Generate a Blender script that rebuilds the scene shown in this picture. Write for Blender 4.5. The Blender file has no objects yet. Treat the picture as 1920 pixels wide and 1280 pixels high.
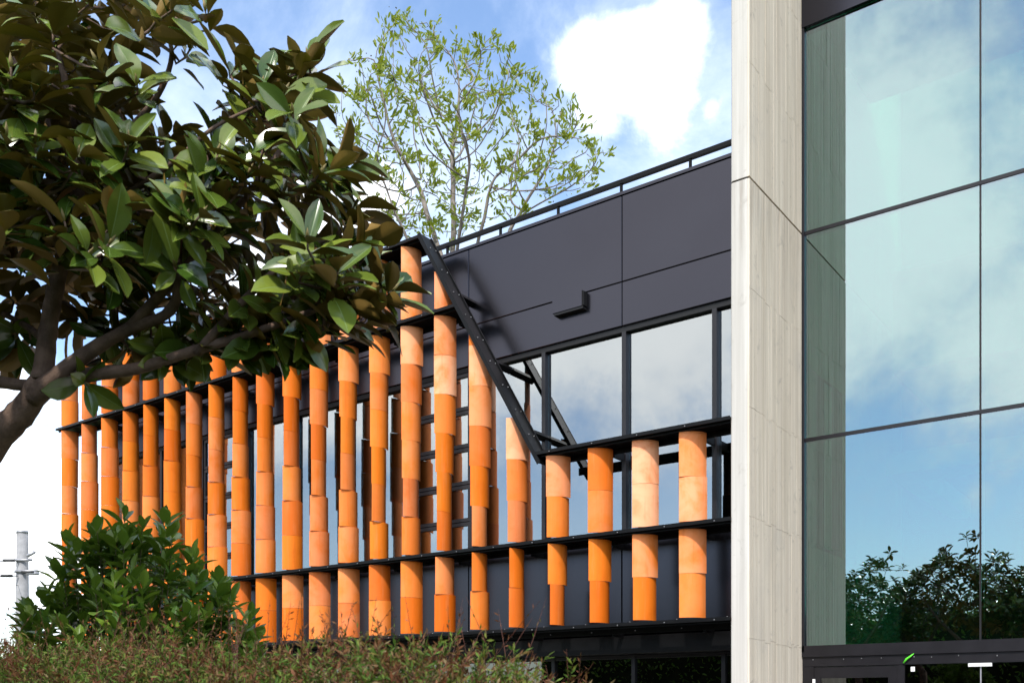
import bpy, bmesh, math, random
import numpy as np
from mathutils import Vector, Matrix

random.seed(7)
rng = np.random.default_rng(7)
R = math.radians
scene = bpy.context.scene
COL = scene.collection

# ------------------------------------------------------------------ camera
EYE = 1.6
FPX = 1837.0
YAW = R(36.3)
FWD = Vector((-math.sin(YAW), math.cos(YAW), 0))
RGT = Vector((math.cos(YAW), math.sin(YAW), 0))
CAM = Vector((0, 0, EYE))
HOR = 1320.0
cam_data = bpy.data.cameras.new('camera')
cam = bpy.data.objects.new('camera', cam_data)
COL.objects.link(cam)
cam.location = CAM
cam.rotation_euler = (R(90), 0, YAW)
cam_data.sensor_width = 36
cam_data.lens = 36 * FPX / 1920
cam_data.shift_y = (HOR - 640) / 1920
cam_data.clip_end = 3000
cam_data.clip_start = 0.05
cam_data.dof.use_dof = True
cam_data.dof.focus_distance = 11.0
cam_data.dof.aperture_fstop = 8.0
scene.camera = cam


def ray(px, py):
    return FWD + RGT * ((px - 960) / FPX) + Vector((0, 0, 1)) * ((HOR - py) / FPX)


def at(px, py, Z):
    return CAM + ray(px, py) * Z


def fx(px, y):
    """x of a vertical plane y=const seen at column px"""
    d = ray(px, HOR)
    return d.x / d.y * y


# ------------------------------------------------------------------ light
SUN_AZ = R(-70)      # direction towards the sun, from +X
SUN_EL = R(48)
sun_dir = Vector((math.cos(SUN_AZ) * math.cos(SUN_EL), math.sin(SUN_AZ) * math.cos(SUN_EL), math.sin(SUN_EL)))
sl = bpy.data.lights.new('sun', 'SUN')
sl.energy = 3.4
sl.angle = R(2.0)
sl.color = (1.0, 0.95, 0.88)
so = bpy.data.objects.new('sun', sl)
COL.objects.link(so)
so.location = (0, 0, 30)
so.rotation_euler = sun_dir.to_track_quat('Z', 'Y').to_euler()

world = bpy.data.worlds.new('World')
scene.world = world
world.use_nodes = True
wn = world.node_tree
wn.nodes.clear()


class NT:
    """tiny node helper"""
    def __init__(self, tree):
        self.t = tree

    def n(self, kind, **kw):
        nd = self.t.nodes.new(kind)
        for k, v in kw.items():
            if k.startswith('i_'):
                key = k[2:]
                nd.inputs[int(key) if key.isdigit() else key].default_value = v
            else:
                setattr(nd, k, v)
        return nd

    def l(self, a, b):
        self.t.links.new(a, b)

    def math(self, op, a, b=None, clamp=False):
        nd = self.t.nodes.new('ShaderNodeMath')
        nd.operation = op
        nd.use_clamp = clamp
        for i, v in enumerate((a, b)):
            if v is None:
                continue
            if isinstance(v, (int, float)):
                nd.inputs[i].default_value = v
            else:
                self.l(v, nd.inputs[i])
        return nd.outputs[0]

    def sstep(self, v, lo, hi):
        nd = self.t.nodes.new('ShaderNodeMapRange')
        nd.interpolation_type = 'SMOOTHSTEP'
        nd.inputs['From Min'].default_value = lo
        nd.inputs['From Max'].default_value = hi
        self.l(v, nd.inputs['Value'])
        return nd.outputs['Result']

    def mix(self, fac, a, b, blend='MIX'):
        nd = self.t.nodes.new('ShaderNodeMix')
        nd.data_type = 'RGBA'
        nd.blend_type = blend
        for sock, v in ((nd.inputs[0], fac), (nd.inputs[6], a), (nd.inputs[7], b)):
            if isinstance(v, (int, float)):
                sock.default_value = v
            elif isinstance(v, tuple):
                sock.default_value = v if len(v) == 4 else (*v, 1)
            else:
                self.l(v, sock)
        return nd.outputs[2]

    def noise(self, vec, scale, detail=4, rough=0.55, dist=0.0):
        nd = self.t.nodes.new('ShaderNodeTexNoise')
        nd.inputs['Scale'].default_value = scale
        nd.inputs['Detail'].default_value = detail
        nd.inputs['Roughness'].default_value = rough
        nd.inputs['Distortion'].default_value = dist
        if vec is not None:
            self.l(vec, nd.inputs['Vector'])
        return nd.outputs['Fac']


W = NT(wn)
out = W.n('ShaderNodeOutputWorld')
bg = W.n('ShaderNodeBackground', i_Strength=0.1)
W.l(bg.outputs[0], out.inputs[0])
sky = W.n('ShaderNodeTexSky', sky_type='NISHITA', sun_disc=False)
sky.sun_elevation = SUN_EL
sky.sun_rotation = math.pi / 2 - SUN_AZ
sky.air_density = 1.0
sky.dust_density = 0.6
sky.ozone_density = 1.5
tc = W.n('ShaderNodeTexCoord')
vdir = tc.outputs['Generated']
sep = W.n('ShaderNodeSeparateXYZ')
W.l(vdir, sep.inputs[0])
n_big = W.noise(vdir, 5.0, 9, 0.62, 0.25)
n_fine = W.noise(vdir, 15.0, 7, 0.62, 0.3)
nz = W.math('ADD', W.math('MULTIPLY', W.math('SUBTRACT', n_big, 0.5), 0.34),
            W.math('MULTIPLY', W.math('SUBTRACT', n_fine, 0.5), 0.12))


def unit(v):
    return v.normalized()


def mirrored(px, py):
    d = ray(px, py)
    return Vector((d.x, -d.y, d.z))


PUFFS = []
for px, py, r in ((1175, 130, 105), (1085, 105, 75), (1275, 75, 75), (1235, 190, 80), (1130, 215, 70),
                  (1020, 105, 32), (1335, 205, 26), (690, 370, 75), (600, 420, 110), (480, 520, 160),
                  (-60, 760, 240), (60, 980, 260), (-300, 500, 240), (-400, 1000, 300), (300, 900, 220)):
    PUFFS.append((unit(ray(px, py)), r / FPX / 1.15))
# cloud banks over the street, the side the glass fronts look at
for px, py, r in ((1180, 560, 430), (1650, 360, 430), (1900, 620, 300), (800, 700, 300), (1830, 930, 50),
                  (2200, 300, 400), (1300, 100, 400), (500, 650, 260)):
    PUFFS.append((unit(mirrored(px, py)), r / FPX / 1.15))
for az, el, r in ((20, 30, .30), (60, 50, .25), (-20, 22, .25), (-60, 60, .35), (-150, 45, .3), (160, 60, .22),  # unseen clouds, some added to brighten the fin's side face
                  (100, 75, .25), (-170, 18, .25), (40, 12, .2)):
    a, e = R(az), R(el)
    PUFFS.append((Vector((math.cos(a) * math.cos(e), math.sin(a) * math.cos(e), math.sin(e))), r))
acc = None
for c, r in PUFFS:
    vd = W.n('ShaderNodeVectorMath', operation='DISTANCE')
    W.l(vdir, vd.inputs[0])
    vd.inputs[1].default_value = c
    s = W.math('SUBTRACT', r, vd.outputs['Value'])
    s = W.math('DIVIDE', s, max(0.05, min(r, .12)))
    s = W.math('MULTIPLY', s, 0.12)
    acc = s if acc is None else W.math('MAXIMUM', acc, s)
cl = W.math('ADD', acc, nz)
mask = W.sstep(cl, -0.018, 0.115)
thin = W.math('MULTIPLY', W.sstep(n_big, 0.36, 0.74), 0.42)
mask = W.math('MAXIMUM', mask, thin)
haze = W.math('MULTIPLY', W.sstep(sep.outputs['Z'], 0.34, 0.0), 0.12)
mask = W.math('ADD', mask, haze, clamp=True)
cshade = W.sstep(W.math('ADD', cl, W.math('MULTIPLY', n_fine, 0.1)), 0.0, 0.22)
ccol = W.mix(cshade, (12.0, 13.0, 14.2), (18.0, 18.0, 18.0))
skyc = W.n('ShaderNodeHueSaturation', i_Saturation=1.02, i_Value=2.2)
W.l(sky.outputs[0], skyc.inputs['Color'])
W.l(W.mix(mask, skyc.outputs[0], ccol), bg.inputs['Color'])

scene.view_settings.view_transform = 'Standard'
scene.view_settings.look = 'None'
scene.view_settings.gamma = 1
scene.view_settings.use_curve_mapping = False
scene.view_settings.exposure = 0.55
scene.cycles.max_bounces = 8
scene.cycles.transparent_max_bounces = 16
scene.cycles.glossy_bounces = 5
scene.cycles.caustics_reflective = False
scene.cycles.caustics_refractive = False
scene.cycles.sample_clamp_indirect = 8


# ------------------------------------------------------------------ materials
MATS = {}


def new_mat(name):
    m = bpy.data.materials.new(name)
    m.use_nodes = True
    m.node_tree.nodes.clear()
    MATS[name] = m
    t = NT(m.node_tree)
    o = t.n('ShaderNodeOutputMaterial')
    return m, t, o


def principled(t, o, **kw):
    p = t.n('ShaderNodeBsdfPrincipled')
    for k, v in kw.items():
        key = k.replace('_', ' ')
        s = p.inputs[key]
        if isinstance(v, tuple):
            s.default_value = (*v, 1) if len(v) == 3 and s.type == 'RGBA' else v
        elif isinstance(v, (int, float)):
            s.default_value = v
        else:
            t.l(v, s)
    t.l(p.outputs[0], o.inputs[0])
    return p


def bump(t, h, strength, dist=0.01):
    b = t.n('ShaderNodeBump', i_Strength=strength, i_Distance=dist)
    t.l(h, b.inputs['Height'])
    return b.outputs[0]


def simple(name, col, rough=0.5, spec=0.5, metal=0.0, var=0.15, scale=3.0, bmp=0.0):
    m, t, o = new_mat(name)
    co = t.n('ShaderNodeTexCoord').outputs['Object']
    nz_ = t.noise(co, scale, 6, 0.6)
    c = t.mix(t.sstep(nz_, 0.3, 0.7), tuple(x * (1 - var) for x in col), tuple(min(1, x * (1 + var)) for x in col))
    rg = t.math('ADD', t.math('MULTIPLY', t.math('SUBTRACT', nz_, 0.5), 0.12), rough)
    p = principled(t, o, Base_Color=c, Roughness=rg, Specular_IOR_Level=spec, Metallic=metal)
    if bmp:
        t.l(bump(t, t.noise(co, scale * 12, 5, 0.6), bmp), p.inputs['Normal'])
    return m


# dark satin metal cladding
m, t, o = new_mat('cladding')
co = t.n('ShaderNodeTexCoord').outputs['Object']
nz1 = t.noise(co, 0.8, 3, 0.5)
oi = t.n('ShaderNodeObjectInfo')
c = t.mix(nz1, (0.040, 0.039, 0.047), (0.049, 0.048, 0.057))
p = principled(t, o, Base_Color=c, Roughness=t.math('ADD', t.math('MULTIPLY', nz1, 0.06), 0.22),
               Metallic=1.0)
t.l(bump(t, t.noise(co, 1.1, 3, 0.5), 0.10, 0.02), p.inputs['Normal'])
simple('black_steel', (0.0035, 0.0035, 0.004), 0.42, 0.12, 0, 0.2, 6)
simple('frame_dark', (0.010, 0.009, 0.011), 0.35, 0.3, 0, 0.15, 4)
simple('bolt_metal', (0.22, 0.22, 0.23), 0.4, 0.5, 0.8)
simple('sealant', (0.006, 0.006, 0.007), 0.6, 0.3)
simple('interior_wall', (0.20, 0.20, 0.20), 0.8, 0.3)
simple('interior_white', (0.62, 0.63, 0.63), 0.8, 0.3)
simple('interior_grey', (0.10, 0.10, 0.10), 0.8, 0.3)
simple('interior_dark', (0.03, 0.03, 0.035), 0.8, 0.3)
simple('roofing', (0.25, 0.25, 0.25), 0.9, 0.2)
simple('soil', (0.06, 0.04, 0.028), 0.95, 0.2, 0, 0.4, 8, 0.4)
simple('paving', (0.28, 0.27, 0.25), 0.85, 0.3, 0, 0.15, 2, 0.15)
simple('lawn', (0.06, 0.09, 0.03), 0.95, 0.2, 0, 0.35, 1.5, 0.3)
simple('kerb_stone', (0.35, 0.34, 0.32), 0.85, 0.3, 0, 0.15, 4, 0.2)
simple('pole_concrete', (0.24, 0.24, 0.245), 0.8, 0.3, 0, 0.15, 5, 0.1)
simple('galvanised', (0.35, 0.35, 0.37), 0.5, 0.5, 0.6)
simple('wire', (0.03, 0.03, 0.03), 0.6, 0.4)
simple('white_metal', (0.75, 0.75, 0.74), 0.4, 0.5)
simple('green_plastic', (0.10, 0.62, 0.03), 0.4, 0.5)

# terracotta
m, t, o = new_mat('terracotta')
co = t.n('ShaderNodeTexCoord').outputs['Object']
oi = t.n('ShaderNodeObjectInfo')
loc = t.n('ShaderNodeVectorMath', operation='ADD')
cmb = t.n('ShaderNodeCombineXYZ')
t.l(t.math('MULTIPLY', oi.outputs['Random'], 37.0), cmb.inputs[0])
t.l(t.math('MULTIPLY', oi.outputs['Random'], 91.0), cmb.inputs[2])
t.l(co, loc.inputs[0])
t.l(cmb.outputs[0], loc.inputs[1])
pv = loc.outputs[0]
base = t.mix(oi.outputs['Random'], (0.64, 0.120, 0.004), (0.80, 0.195, 0.012))
n1 = t.noise(pv, 3.0, 6, 0.65, 0.4)
base = t.mix(t.math('MULTIPLY', t.sstep(n1, 0.45, 0.8), 0.5), base, (0.60, 0.105, 0.003))
at_b = t.n('ShaderNodeAttribute', attribute_type='OBJECT', attribute_name='sunlit_pale')
n2 = t.noise(pv, 2.2, 7, 0.6, 0.5)
bl = t.math('MULTIPLY', t.sstep(n2, 0.22, 0.62), at_b.outputs['Fac'], clamp=True)
base = t.mix(bl, base, (0.84, 0.40, 0.22))  # pale pink stands for overexposed sunlight on the tile
mpt = t.n('ShaderNodeMapping')
t.l(pv, mpt.inputs[0])
mpt.inputs['Scale'].default_value = (14, 14, 1.1)
drip = t.noise(mpt.outputs[0], 1.0, 6, 0.65)
base = t.mix(t.math('MULTIPLY', t.sstep(drip, 0.5, 0.78), 0.2), base, (0.84, 0.36, 0.17))
base = t.mix(t.math('MULTIPLY', t.sstep(drip, 0.46, 0.24), 0.35), base, (0.46, 0.09, 0.008))
n3 = t.noise(pv, 55, 4, 0.7)
base = t.mix(t.math('MULTIPLY', t.sstep(n3, 0.6, 0.75), 0.25), base, (0.80, 0.32, 0.10))
p = principled(t, o, Base_Color=base, Roughness=0.6, Specular_IOR_Level=0.2)
t.l(bump(t, t.noise(pv, 60, 4, 0.6), 0.12, 0.004), p.inputs['Normal'])

simple('tile_back_shade', (0.020, 0.013, 0.011), 0.7, 0.3, 0, 0.3, 5)  # near-black colour holds the shade on the tile's inner side

# concrete, smooth and board marked
for nm, board in (('concrete', False), ('board_concrete', True)):
    m, t, o = new_mat(nm)
    geo = t.n('ShaderNodeTexCoord').outputs['Object']
    mp = t.n('ShaderNodeMapping')
    t.l(geo, mp.inputs[0])
    mp.inputs['Scale'].default_value = (14, 14, 0.35)
    streak = t.noise(mp.outputs[0], 1.0, 6, 0.65)
    blot = t.noise(geo, 1.1, 6, 0.6, 0.2)
    if board:
        c = t.mix(t.sstep(streak, 0.3, 0.72), (0.52, 0.45, 0.355), (0.70, 0.625, 0.515))
        oi = t.n('ShaderNodeObjectInfo')
        c = t.mix(t.math('MULTIPLY', oi.outputs['Random'], 0.3), c, (0.60, 0.51, 0.415))
    else:
        c = t.mix(t.sstep(streak, 0.3, 0.75), (0.41, 0.388, 0.355), (0.52, 0.497, 0.462))
    c = t.mix(t.math('MULTIPLY', t.sstep(blot, 0.52, 0.75), 0.3), c, (0.42, 0.39, 0.35))
    # dirt washed down from the cast joint
    sz = t.n('ShaderNodeSeparateXYZ')
    wp = t.n('ShaderNodeNewGeometry')
    t.l(wp.outputs['Position'], sz.inputs[0])
    below = t.math('SUBTRACT', 8.06, sz.outputs['Z'])
    run = t.math('MULTIPLY', t.sstep(below, 1.5, 0.0), t.sstep(below, -0.02, 0.0))
    mp2 = t.n('ShaderNodeMapping')
    t.l(geo, mp2.inputs[0])
    mp2.inputs['Scale'].default_value = (9, 9, 0.5)
    run = t.math('MULTIPLY', run, t.sstep(t.noise(mp2.outputs[0], 1.0, 6, 0.7), 0.42, 0.7))
    c = t.mix(t.math('MULTIPLY', run, 0.55), c, (0.20, 0.155, 0.115))
    smear = t.noise(geo, 4.5, 7, 0.72, 0.6)
    c = t.mix(t.math('MULTIPLY', t.sstep(smear, 0.56, 0.72), 0.5), c, (0.30, 0.27, 0.235))
    pit = t.noise(geo, 26, 4, 0.7, 0.4)
    c = t.mix(t.math('MULTIPLY', t.sstep(pit, 0.66, 0.74), 0.6), c, (0.2, 0.17, 0.14))
    p = principled(t, o, Base_Color=c, Roughness=0.85, Specular_IOR_Level=0.25)
    h = t.math('ADD', t.math('MULTIPLY', streak, 0.6), t.math('MULTIPLY', pit, -0.3))
    t.l(bump(t, h, 0.35, 0.006), p.inputs['Normal'])


def glass(name, tint, refl, fac, wobble=0.02):
    m, t, o = new_mat(name)
    co = t.n('ShaderNodeTexCoord').outputs['Object']
    tr = t.n('ShaderNodeBsdfTransparent', i_Color=(*tint, 1))
    gl = t.n('ShaderNodeBsdfGlossy', i_Roughness=0.004, i_Color=(*refl, 1))
    lw = t.n('ShaderNodeFresnel', i_IOR=1.5)
    nrm = bump(t, t.noise(co, 0.55, 1, 0.4), wobble, 0.02)
    t.l(nrm, gl.inputs['Normal'])
    f = t.math('ADD', t.math('MULTIPLY', lw.outputs[0], 0.6), fac, clamp=True)
    mx = t.n('ShaderNodeMixShader')
    t.l(f, mx.inputs[0])
    t.l(tr.outputs[0], mx.inputs[1])
    t.l(gl.outputs[0], mx.inputs[2])
    t.l(mx.outputs[0], o.inputs[0])
    return m


glass('glass_green', (0.15, 0.56, 0.38), (0.80, 0.89, 1.0), 0.24)
glass('glass_grey', (0.26, 0.32, 0.32), (0.92, 0.96, 0.98), 0.235)
glass('glass_dark', (0.12, 0.14, 0.14), (0.8, 0.85, 0.85), 0.12)
glass('glass_fin', (0.80, 0.92, 0.88), (0.95, 1.0, 1.0), 0.15)


def leafmat(name, ca, cb, rough, transl=0.0, tcol=None, spec=0.5, extra=None):
    m, t, o = new_mat(name)
    g = t.n('ShaderNodeNewGeometry')
    oi = t.n('ShaderNodeObjectInfo')
    r = t.math('FRACT', t.math('ADD', g.outputs['Random Per Island'], oi.outputs['Random']))
    if extra:
        rp = t.n('ShaderNodeValToRGB')
        el = rp.color_ramp.elements
        el[0].position, el[0].color = extra[0][0], (*extra[0][1], 1)
        el[1].position, el[1].color = extra[1][0], (*extra[1][1], 1)
        for ps, cc in extra[2:]:
            e = el.new(ps)
            e.color = (*cc, 1)
        t.l(r, rp.inputs[0])
        c = rp.outputs[0]
    else:
        c = t.mix(r, ca, cb)
    co = t.n('ShaderNodeTexCoord').outputs['Object']
    c = t.mix(t.math('MULTIPLY', t.noise(co, 25, 4, 0.6), 0.35), c, tuple(x * 0.55 for x in ca))
    p = principled(t, o, Base_Color=c, Roughness=rough, Specular_IOR_Level=spec)
    if transl:
        tl = t.n('ShaderNodeBsdfTranslucent')
        if tcol:
            tl.inputs[0].default_value = (*tcol, 1)
        else:
            t.l(c, tl.inputs[0])
        mx = t.n('ShaderNodeMixShader', i_0=transl)
        t.l(p.outputs[0], mx.inputs[1])
        t.l(tl.outputs[0], mx.inputs[2])
        t.l(mx.outputs[0], o.inputs[0])
    return m


leafmat('magnolia_top', (0.034, 0.076, 0.009), (0.180, 0.225, 0.032), 0.21, 0.0, None, 0.55)
leafmat('magnolia_rib', (0.10, 0.17, 0.04), (0.16, 0.22, 0.06), 0.4)
leafmat('magnolia_under', (0.14, 0.085, 0.017), (0.30, 0.185, 0.042), 0.55, 0.0, None, 0.3)
leafmat('rooftree_leaf', (0.08, 0.14, 0.016), (0.24, 0.275, 0.022), 0.45, 0.38, (0.34, 0.40, 0.02))
leafmat('bush_leaf', (0.06, 0.14, 0.018), (0.22, 0.32, 0.04), 0.34, 0.2, (0.20, 0.33, 0.03), 0.35)
leafmat('hedge_leaf', (0.05, 0.09, 0.02), (0.16, 0.06, 0.03), 0.65, 0.2, None, 0.2,
        [(0.0, (0.05, 0.115, 0.014)), (1.0, (0.19, 0.075, 0.030)), (0.40, (0.11, 0.19, 0.024)),
         (0.60, (0.16, 0.165, 0.028)), (0.74, (0.13, 0.045, 0.016)), (0.96, (0.24, 0.18, 0.09))])
leafmat('hedge_red', (0.13, 0.05, 0.02), (0.16, 0.06, 0.03), 0.6, 0.25, None, 0.25,
        [(0.0, (0.12, 0.045, 0.016)), (1.0, (0.27, 0.11, 0.055)), (0.4, (0.17, 0.060, 0.022)), (0.7, (0.11, 0.080, 0.022))])
simple('hedge_stem', (0.10, 0.035, 0.024), 0.6, 0.3, 0, 0.4, 20)
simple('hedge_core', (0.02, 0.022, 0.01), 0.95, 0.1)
simple('bark_magnolia', (0.13, 0.085, 0.062), 0.85, 0.25, 0, 0.35, 14, 0.5)
simple('bark_grey', (0.19, 0.165, 0.145), 0.85, 0.25, 0, 0.3, 9, 0.4)
simple('twig_green', (0.10, 0.09, 0.04), 0.7, 0.3, 0, 0.3, 12)
simple('bud', (0.22, 0.17, 0.07), 0.6, 0.3)


# ------------------------------------------------------------------ mesh helpers
class MB:
    def __init__(self):
        self.v, self.f, self.m, self.s = [], [], [], []

    def add(self, verts, faces, mat=0, smooth=False):
        b = len(self.v)
        self.v.extend([tuple(p) for p in verts])
        for f in faces:
            self.f.append(tuple(i + b for i in f))
            self.m.append(mat)
            self.s.append(smooth)
        return self

    def box(self, x0, x1, y0, y1, z0, z1, mat=0):
        vs = [(x0, y0, z0), (x1, y0, z0), (x1, y1, z0), (x0, y1, z0), (x0, y0, z1), (x1, y0, z1), (x1, y1, z1), (x0, y1, z1)]
        fs = [(0, 3, 2, 1), (4, 5, 6, 7), (0, 1, 5, 4), (1, 2, 6, 5), (2, 3, 7, 6), (3, 0, 4, 7)]
        return self.add(vs, fs, mat)

    def prism(self, pts_xz, y0, y1, mat=0):
        """polygon in x,z (counter-clockwise seen from -y) pulled from y0 to y1"""
        n = len(pts_xz)
        vs = [(x, y0, z) for x, z in pts_xz] + [(x, y1, z) for x, z in pts_xz]
        fs = [tuple(range(n)), tuple(range(2 * n - 1, n - 1, -1))]
        for i in range(n):
            j = (i + 1) % n
            fs.append((j, i, i + n, j + n))
        return self.add(vs, fs, mat)

    def tube(self, pts, rad, sides=8, mat=0, cap=True):
        pts = [Vector(p) for p in pts]
        n = len(pts)
        if not hasattr(rad, '__len__'):
            rad = [rad] * n
        vs, fs = [], []
        up = Vector((0.31, 0.17, 0.93))
        for i, p in enumerate(pts):
            d = (pts[min(i + 1, n - 1)] - pts[max(i - 1, 0)])
            if d.length < 1e-9:
                d = Vector((0, 0, 1))
            d.normalize()
            a = d.cross(up)
            if a.length < 1e-3:
                a = d.cross(Vector((1, 0, 0)))
            a.normalize()
            b = d.cross(a)
            for k in range(sides):
                th = 2 * math.pi * k / sides
                vs.append(p + (a * math.cos(th) + b * math.sin(th)) * rad[i])
        for i in range(n - 1):
            for k in range(sides):
                k2 = (k + 1) % sides
                fs.append((i * sides + k, i * sides + k2, (i + 1) * sides + k2, (i + 1) * sides + k))
        if cap:
            fs.append(tuple(range(sides - 1, -1, -1)))
            fs.append(tuple((n - 1) * sides + k for k in range(sides)))
        return self.add(vs, fs, mat, True)

    def mesh(self, name, mats):
        me = bpy.data.meshes.new(name)
        me.from_pydata(self.v, [], self.f)
        for mm in (mats if isinstance(mats, (list, tuple)) else [mats]):
            me.materials.append(MATS[mm])
        me.polygons.foreach_set('material_index', self.m)
        me.polygons.foreach_set('use_smooth', self.s)
        me.update()
        return me

    def build(self, name, mats, parent=None):
        return link(name, self.mesh(name, mats), parent)


def link(name, data, parent=None):
    ob = bpy.data.objects.new(name, data)
    COL.objects.link(ob)
    if parent is not None:
        ob.parent = parent
    return ob


def thing(name, label, cat, loc=(0, 0, 0), group=None):
    ob = bpy.data.objects.new(name, None)
    ob.empty_display_size = 0.2
    COL.objects.link(ob)
    ob.location = loc
    tag(ob, label, cat, group)
    return ob


def tag(ob, label=None, cat=None, group=None, kind=None):
    if label:
        ob['label'] = label
    if cat:
        ob['category'] = cat
    if group:
        ob['group'] = group
    if kind:
        ob['kind'] = kind
    return ob


def child(parent, mb, name, mats):
    """world-space mesh under an Empty that has a location"""
    ob = mb.build(name, mats, parent)
    ob.location = -parent.location
    return ob


def scatter_mesh(name, tv, tf, tm, mats_list, mat_names, smooth=True):
    """join many copies of a template (verts n x 3, faces, material ids) placed by 3x4 arrays"""
    tv = np.asarray(tv, float)
    k = len(mats_list)
    M = np.asarray(mats_list, float).reshape(k, 3, 4)
    allv = np.einsum('kij,nj->kni', M[:, :, :3], tv) + M[:, None, :, 3]
    n = len(tv)
    sizes = [len(f) for f in tf]
    flat = np.array([i for f in tf for i in f])
    loops = (flat[None, :] + (np.arange(k) * n)[:, None]).ravel()
    ls = np.tile(np.array(sizes), k)
    me = bpy.data.meshes.new(name)
    me.vertices.add(k * n)
    me.vertices.foreach_set('co', allv.ravel())
    me.loops.add(len(loops))
    me.loops.foreach_set('vertex_index', loops)
    me.polygons.add(len(ls))
    starts = np.concatenate([[0], np.cumsum(ls)[:-1]])
    me.polygons.foreach_set('loop_start', starts)
    me.polygons.foreach_set('loop_total', ls)
    for mm in mat_names:
        me.materials.append(MATS[mm])
    me.polygons.foreach_set('material_index', np.tile(np.array(tm), k))
    me.polygons.foreach_set('use_smooth', np.full(len(ls), smooth))
    me.update(calc_edges=True)
    me.validate()
    return me


# ------------------------------------------------------------------ heights (above the ground) and planes
def H(v):
    return EYE + v


Y_TILE = 11.55
Y_LF, Y_LB = 11.38, 11.78     # ledges
Y_WALL = 12.05
X_LEFT_END = -20.75
X_CORNER = -19.75
X_FIN_L, X_FIN_R = -5.005, -4.762
Y_FIN = 11.39
Y_GLASS = 13.25
zC, zB, zA, zD, zE = H(1.07), H(2.305), H(3.555), H(6.01), H(7.25)

# ================================================================== SETTING
g = MB().add([(-900, -900, 0), (900, -900, 0), (900, 900, 0), (-900, 900, 0)], [(0, 1, 2, 3)]).build('ground', 'lawn')
tag(g, 'grassy ground around the building', kind='structure')
g = MB().box(-40, 12, 5.2, 13.4, -0.2, 0.06).build('pavement', 'paving')
tag(g, 'pale paving in front of the building', kind='structure')
g = MB().box(-14, 0.2, 0.7, 4.4, -0.2, 0.10).build('garden_bed', 'soil')
tag(g, 'planted soil bed in front of the camera', kind='structure')
kb = MB()
kb.box(-14.12, 0.32, 4.4, 4.55, -0.2, 0.2).box(0.2, 0.35, 0.6, 4.4, -0.2, 0.2)
tag(kb.build('kerb', 'kerb_stone'), 'stone kerb along the planted bed', kind='structure')

# ================================================================== OFFICE BUILDING (left wing)
bld = thing('office_building', 'two-storey wing clad in dark satin panels behind orange tile screen', 'building', (-12.4, Y_WALL, 0))
panel_gap = 0.012
z_cap = H(7.17)
z_joint = H(5.955)
z_head = H(5.33)
jx = [X_FIN_L + 0.02, -6.93, -9.70, -12.47, -15.24, -18.01, X_CORNER]


def panel(x0, x1, z0, z1, y=Y_WALL, name='wall_panel'):
    g_ = panel_gap / 2
    b = 0.006
    x0, x1, z0, z1 = x0 + g_, x1 - g_, z0 + g_, z1 - g_
    mb = MB()
    vs = [(x0 + b, y, z0 + b), (x1 - b, y, z0 + b), (x1 - b, y, z1 - b), (x0 + b, y, z1 - b),
          (x0, y + b, z0), (x1, y + b, z0), (x1, y + b, z1), (x0, y + b, z1),
          (x0, y + .05, z0), (x1, y + .05, z0), (x1, y + .05, z1), (x0, y + .05, z1)]
    fs = [(0, 1, 2, 3), (0, 4, 5, 1), (1, 5, 6, 2), (2, 6, 7, 3), (3, 7, 4, 0),
          (4, 8, 9, 5), (5, 9, 10, 6), (6, 10, 11, 7), (7, 11, 8, 4)]
    mb.add(vs, fs)
    return child(bld, mb, name, 'cladding')


for i in range(len(jx) - 1):
    x1, x0 = jx[i], jx[i + 1]
    panel(x0, x1, z_joint, z_cap)
    panel(x0, x1, z_head, z_joint)
    panel(x0, x1, H(0.98), zB - 0.03)
# structural wall behind the panels (their dark joints)
bk = MB()
bk.box(X_CORNER + .02, X_FIN_L - 0.01, Y_WALL + .052, Y_WALL + .25, z_head + .005, z_cap - .01)
bk.box(X_CORNER + .02, X_FIN_L - 0.01, Y_WALL + .052, Y_WALL + .25, H(0.99), zB - .04)
child(bld, bk, 'wall_core', 'sealant')
cp = MB().box(X_CORNER - .02, X_FIN_L - .003, Y_WALL - 0.012, Y_WALL + .30, z_cap + .006, z_cap + .05)
child(bld, cp, 'parapet_cap', 'cladding')
# end wall, roof, rear
ew = MB().box(X_CORNER, X_CORNER + .2, Y_WALL + .30, 24, 0, z_cap - .02)
child(bld, ew, 'end_wall', 'cladding')
rf = MB().box(X_CORNER + .2, X_FIN_L - .02, Y_WALL + .30, 24, H(6.2), H(6.4))
child(bld, rf, 'roof', 'roofing')
# floor slabs and rooms behind the windows
fl = MB().box(X_CORNER + .2, X_FIN_L - .02, Y_WALL + .3, 24, H(1.6), H(1.9))
child(bld, fl, 'floor_slab', 'interior_dark')
ce = MB().box(X_CORNER + .2, X_FIN_L - .02, Y_WALL + .3, 17, H(5.36), H(5.42))
child(bld, ce, 'ceiling', 'interior_dark')
rw = MB().box(X_CORNER + .2, X_FIN_L - .02, 17.0, 17.1, 0.0, H(6.2))
child(bld, rw, 'room_wall', 'interior_dark')
# soffit beam below the screen
so_ = MB().box(X_CORNER, X_FIN_L - .004, Y_WALL - .02, Y_WALL + .5, H(0.72), H(0.965))
child(bld, so_, 'fascia_beam', 'black_steel')

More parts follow.
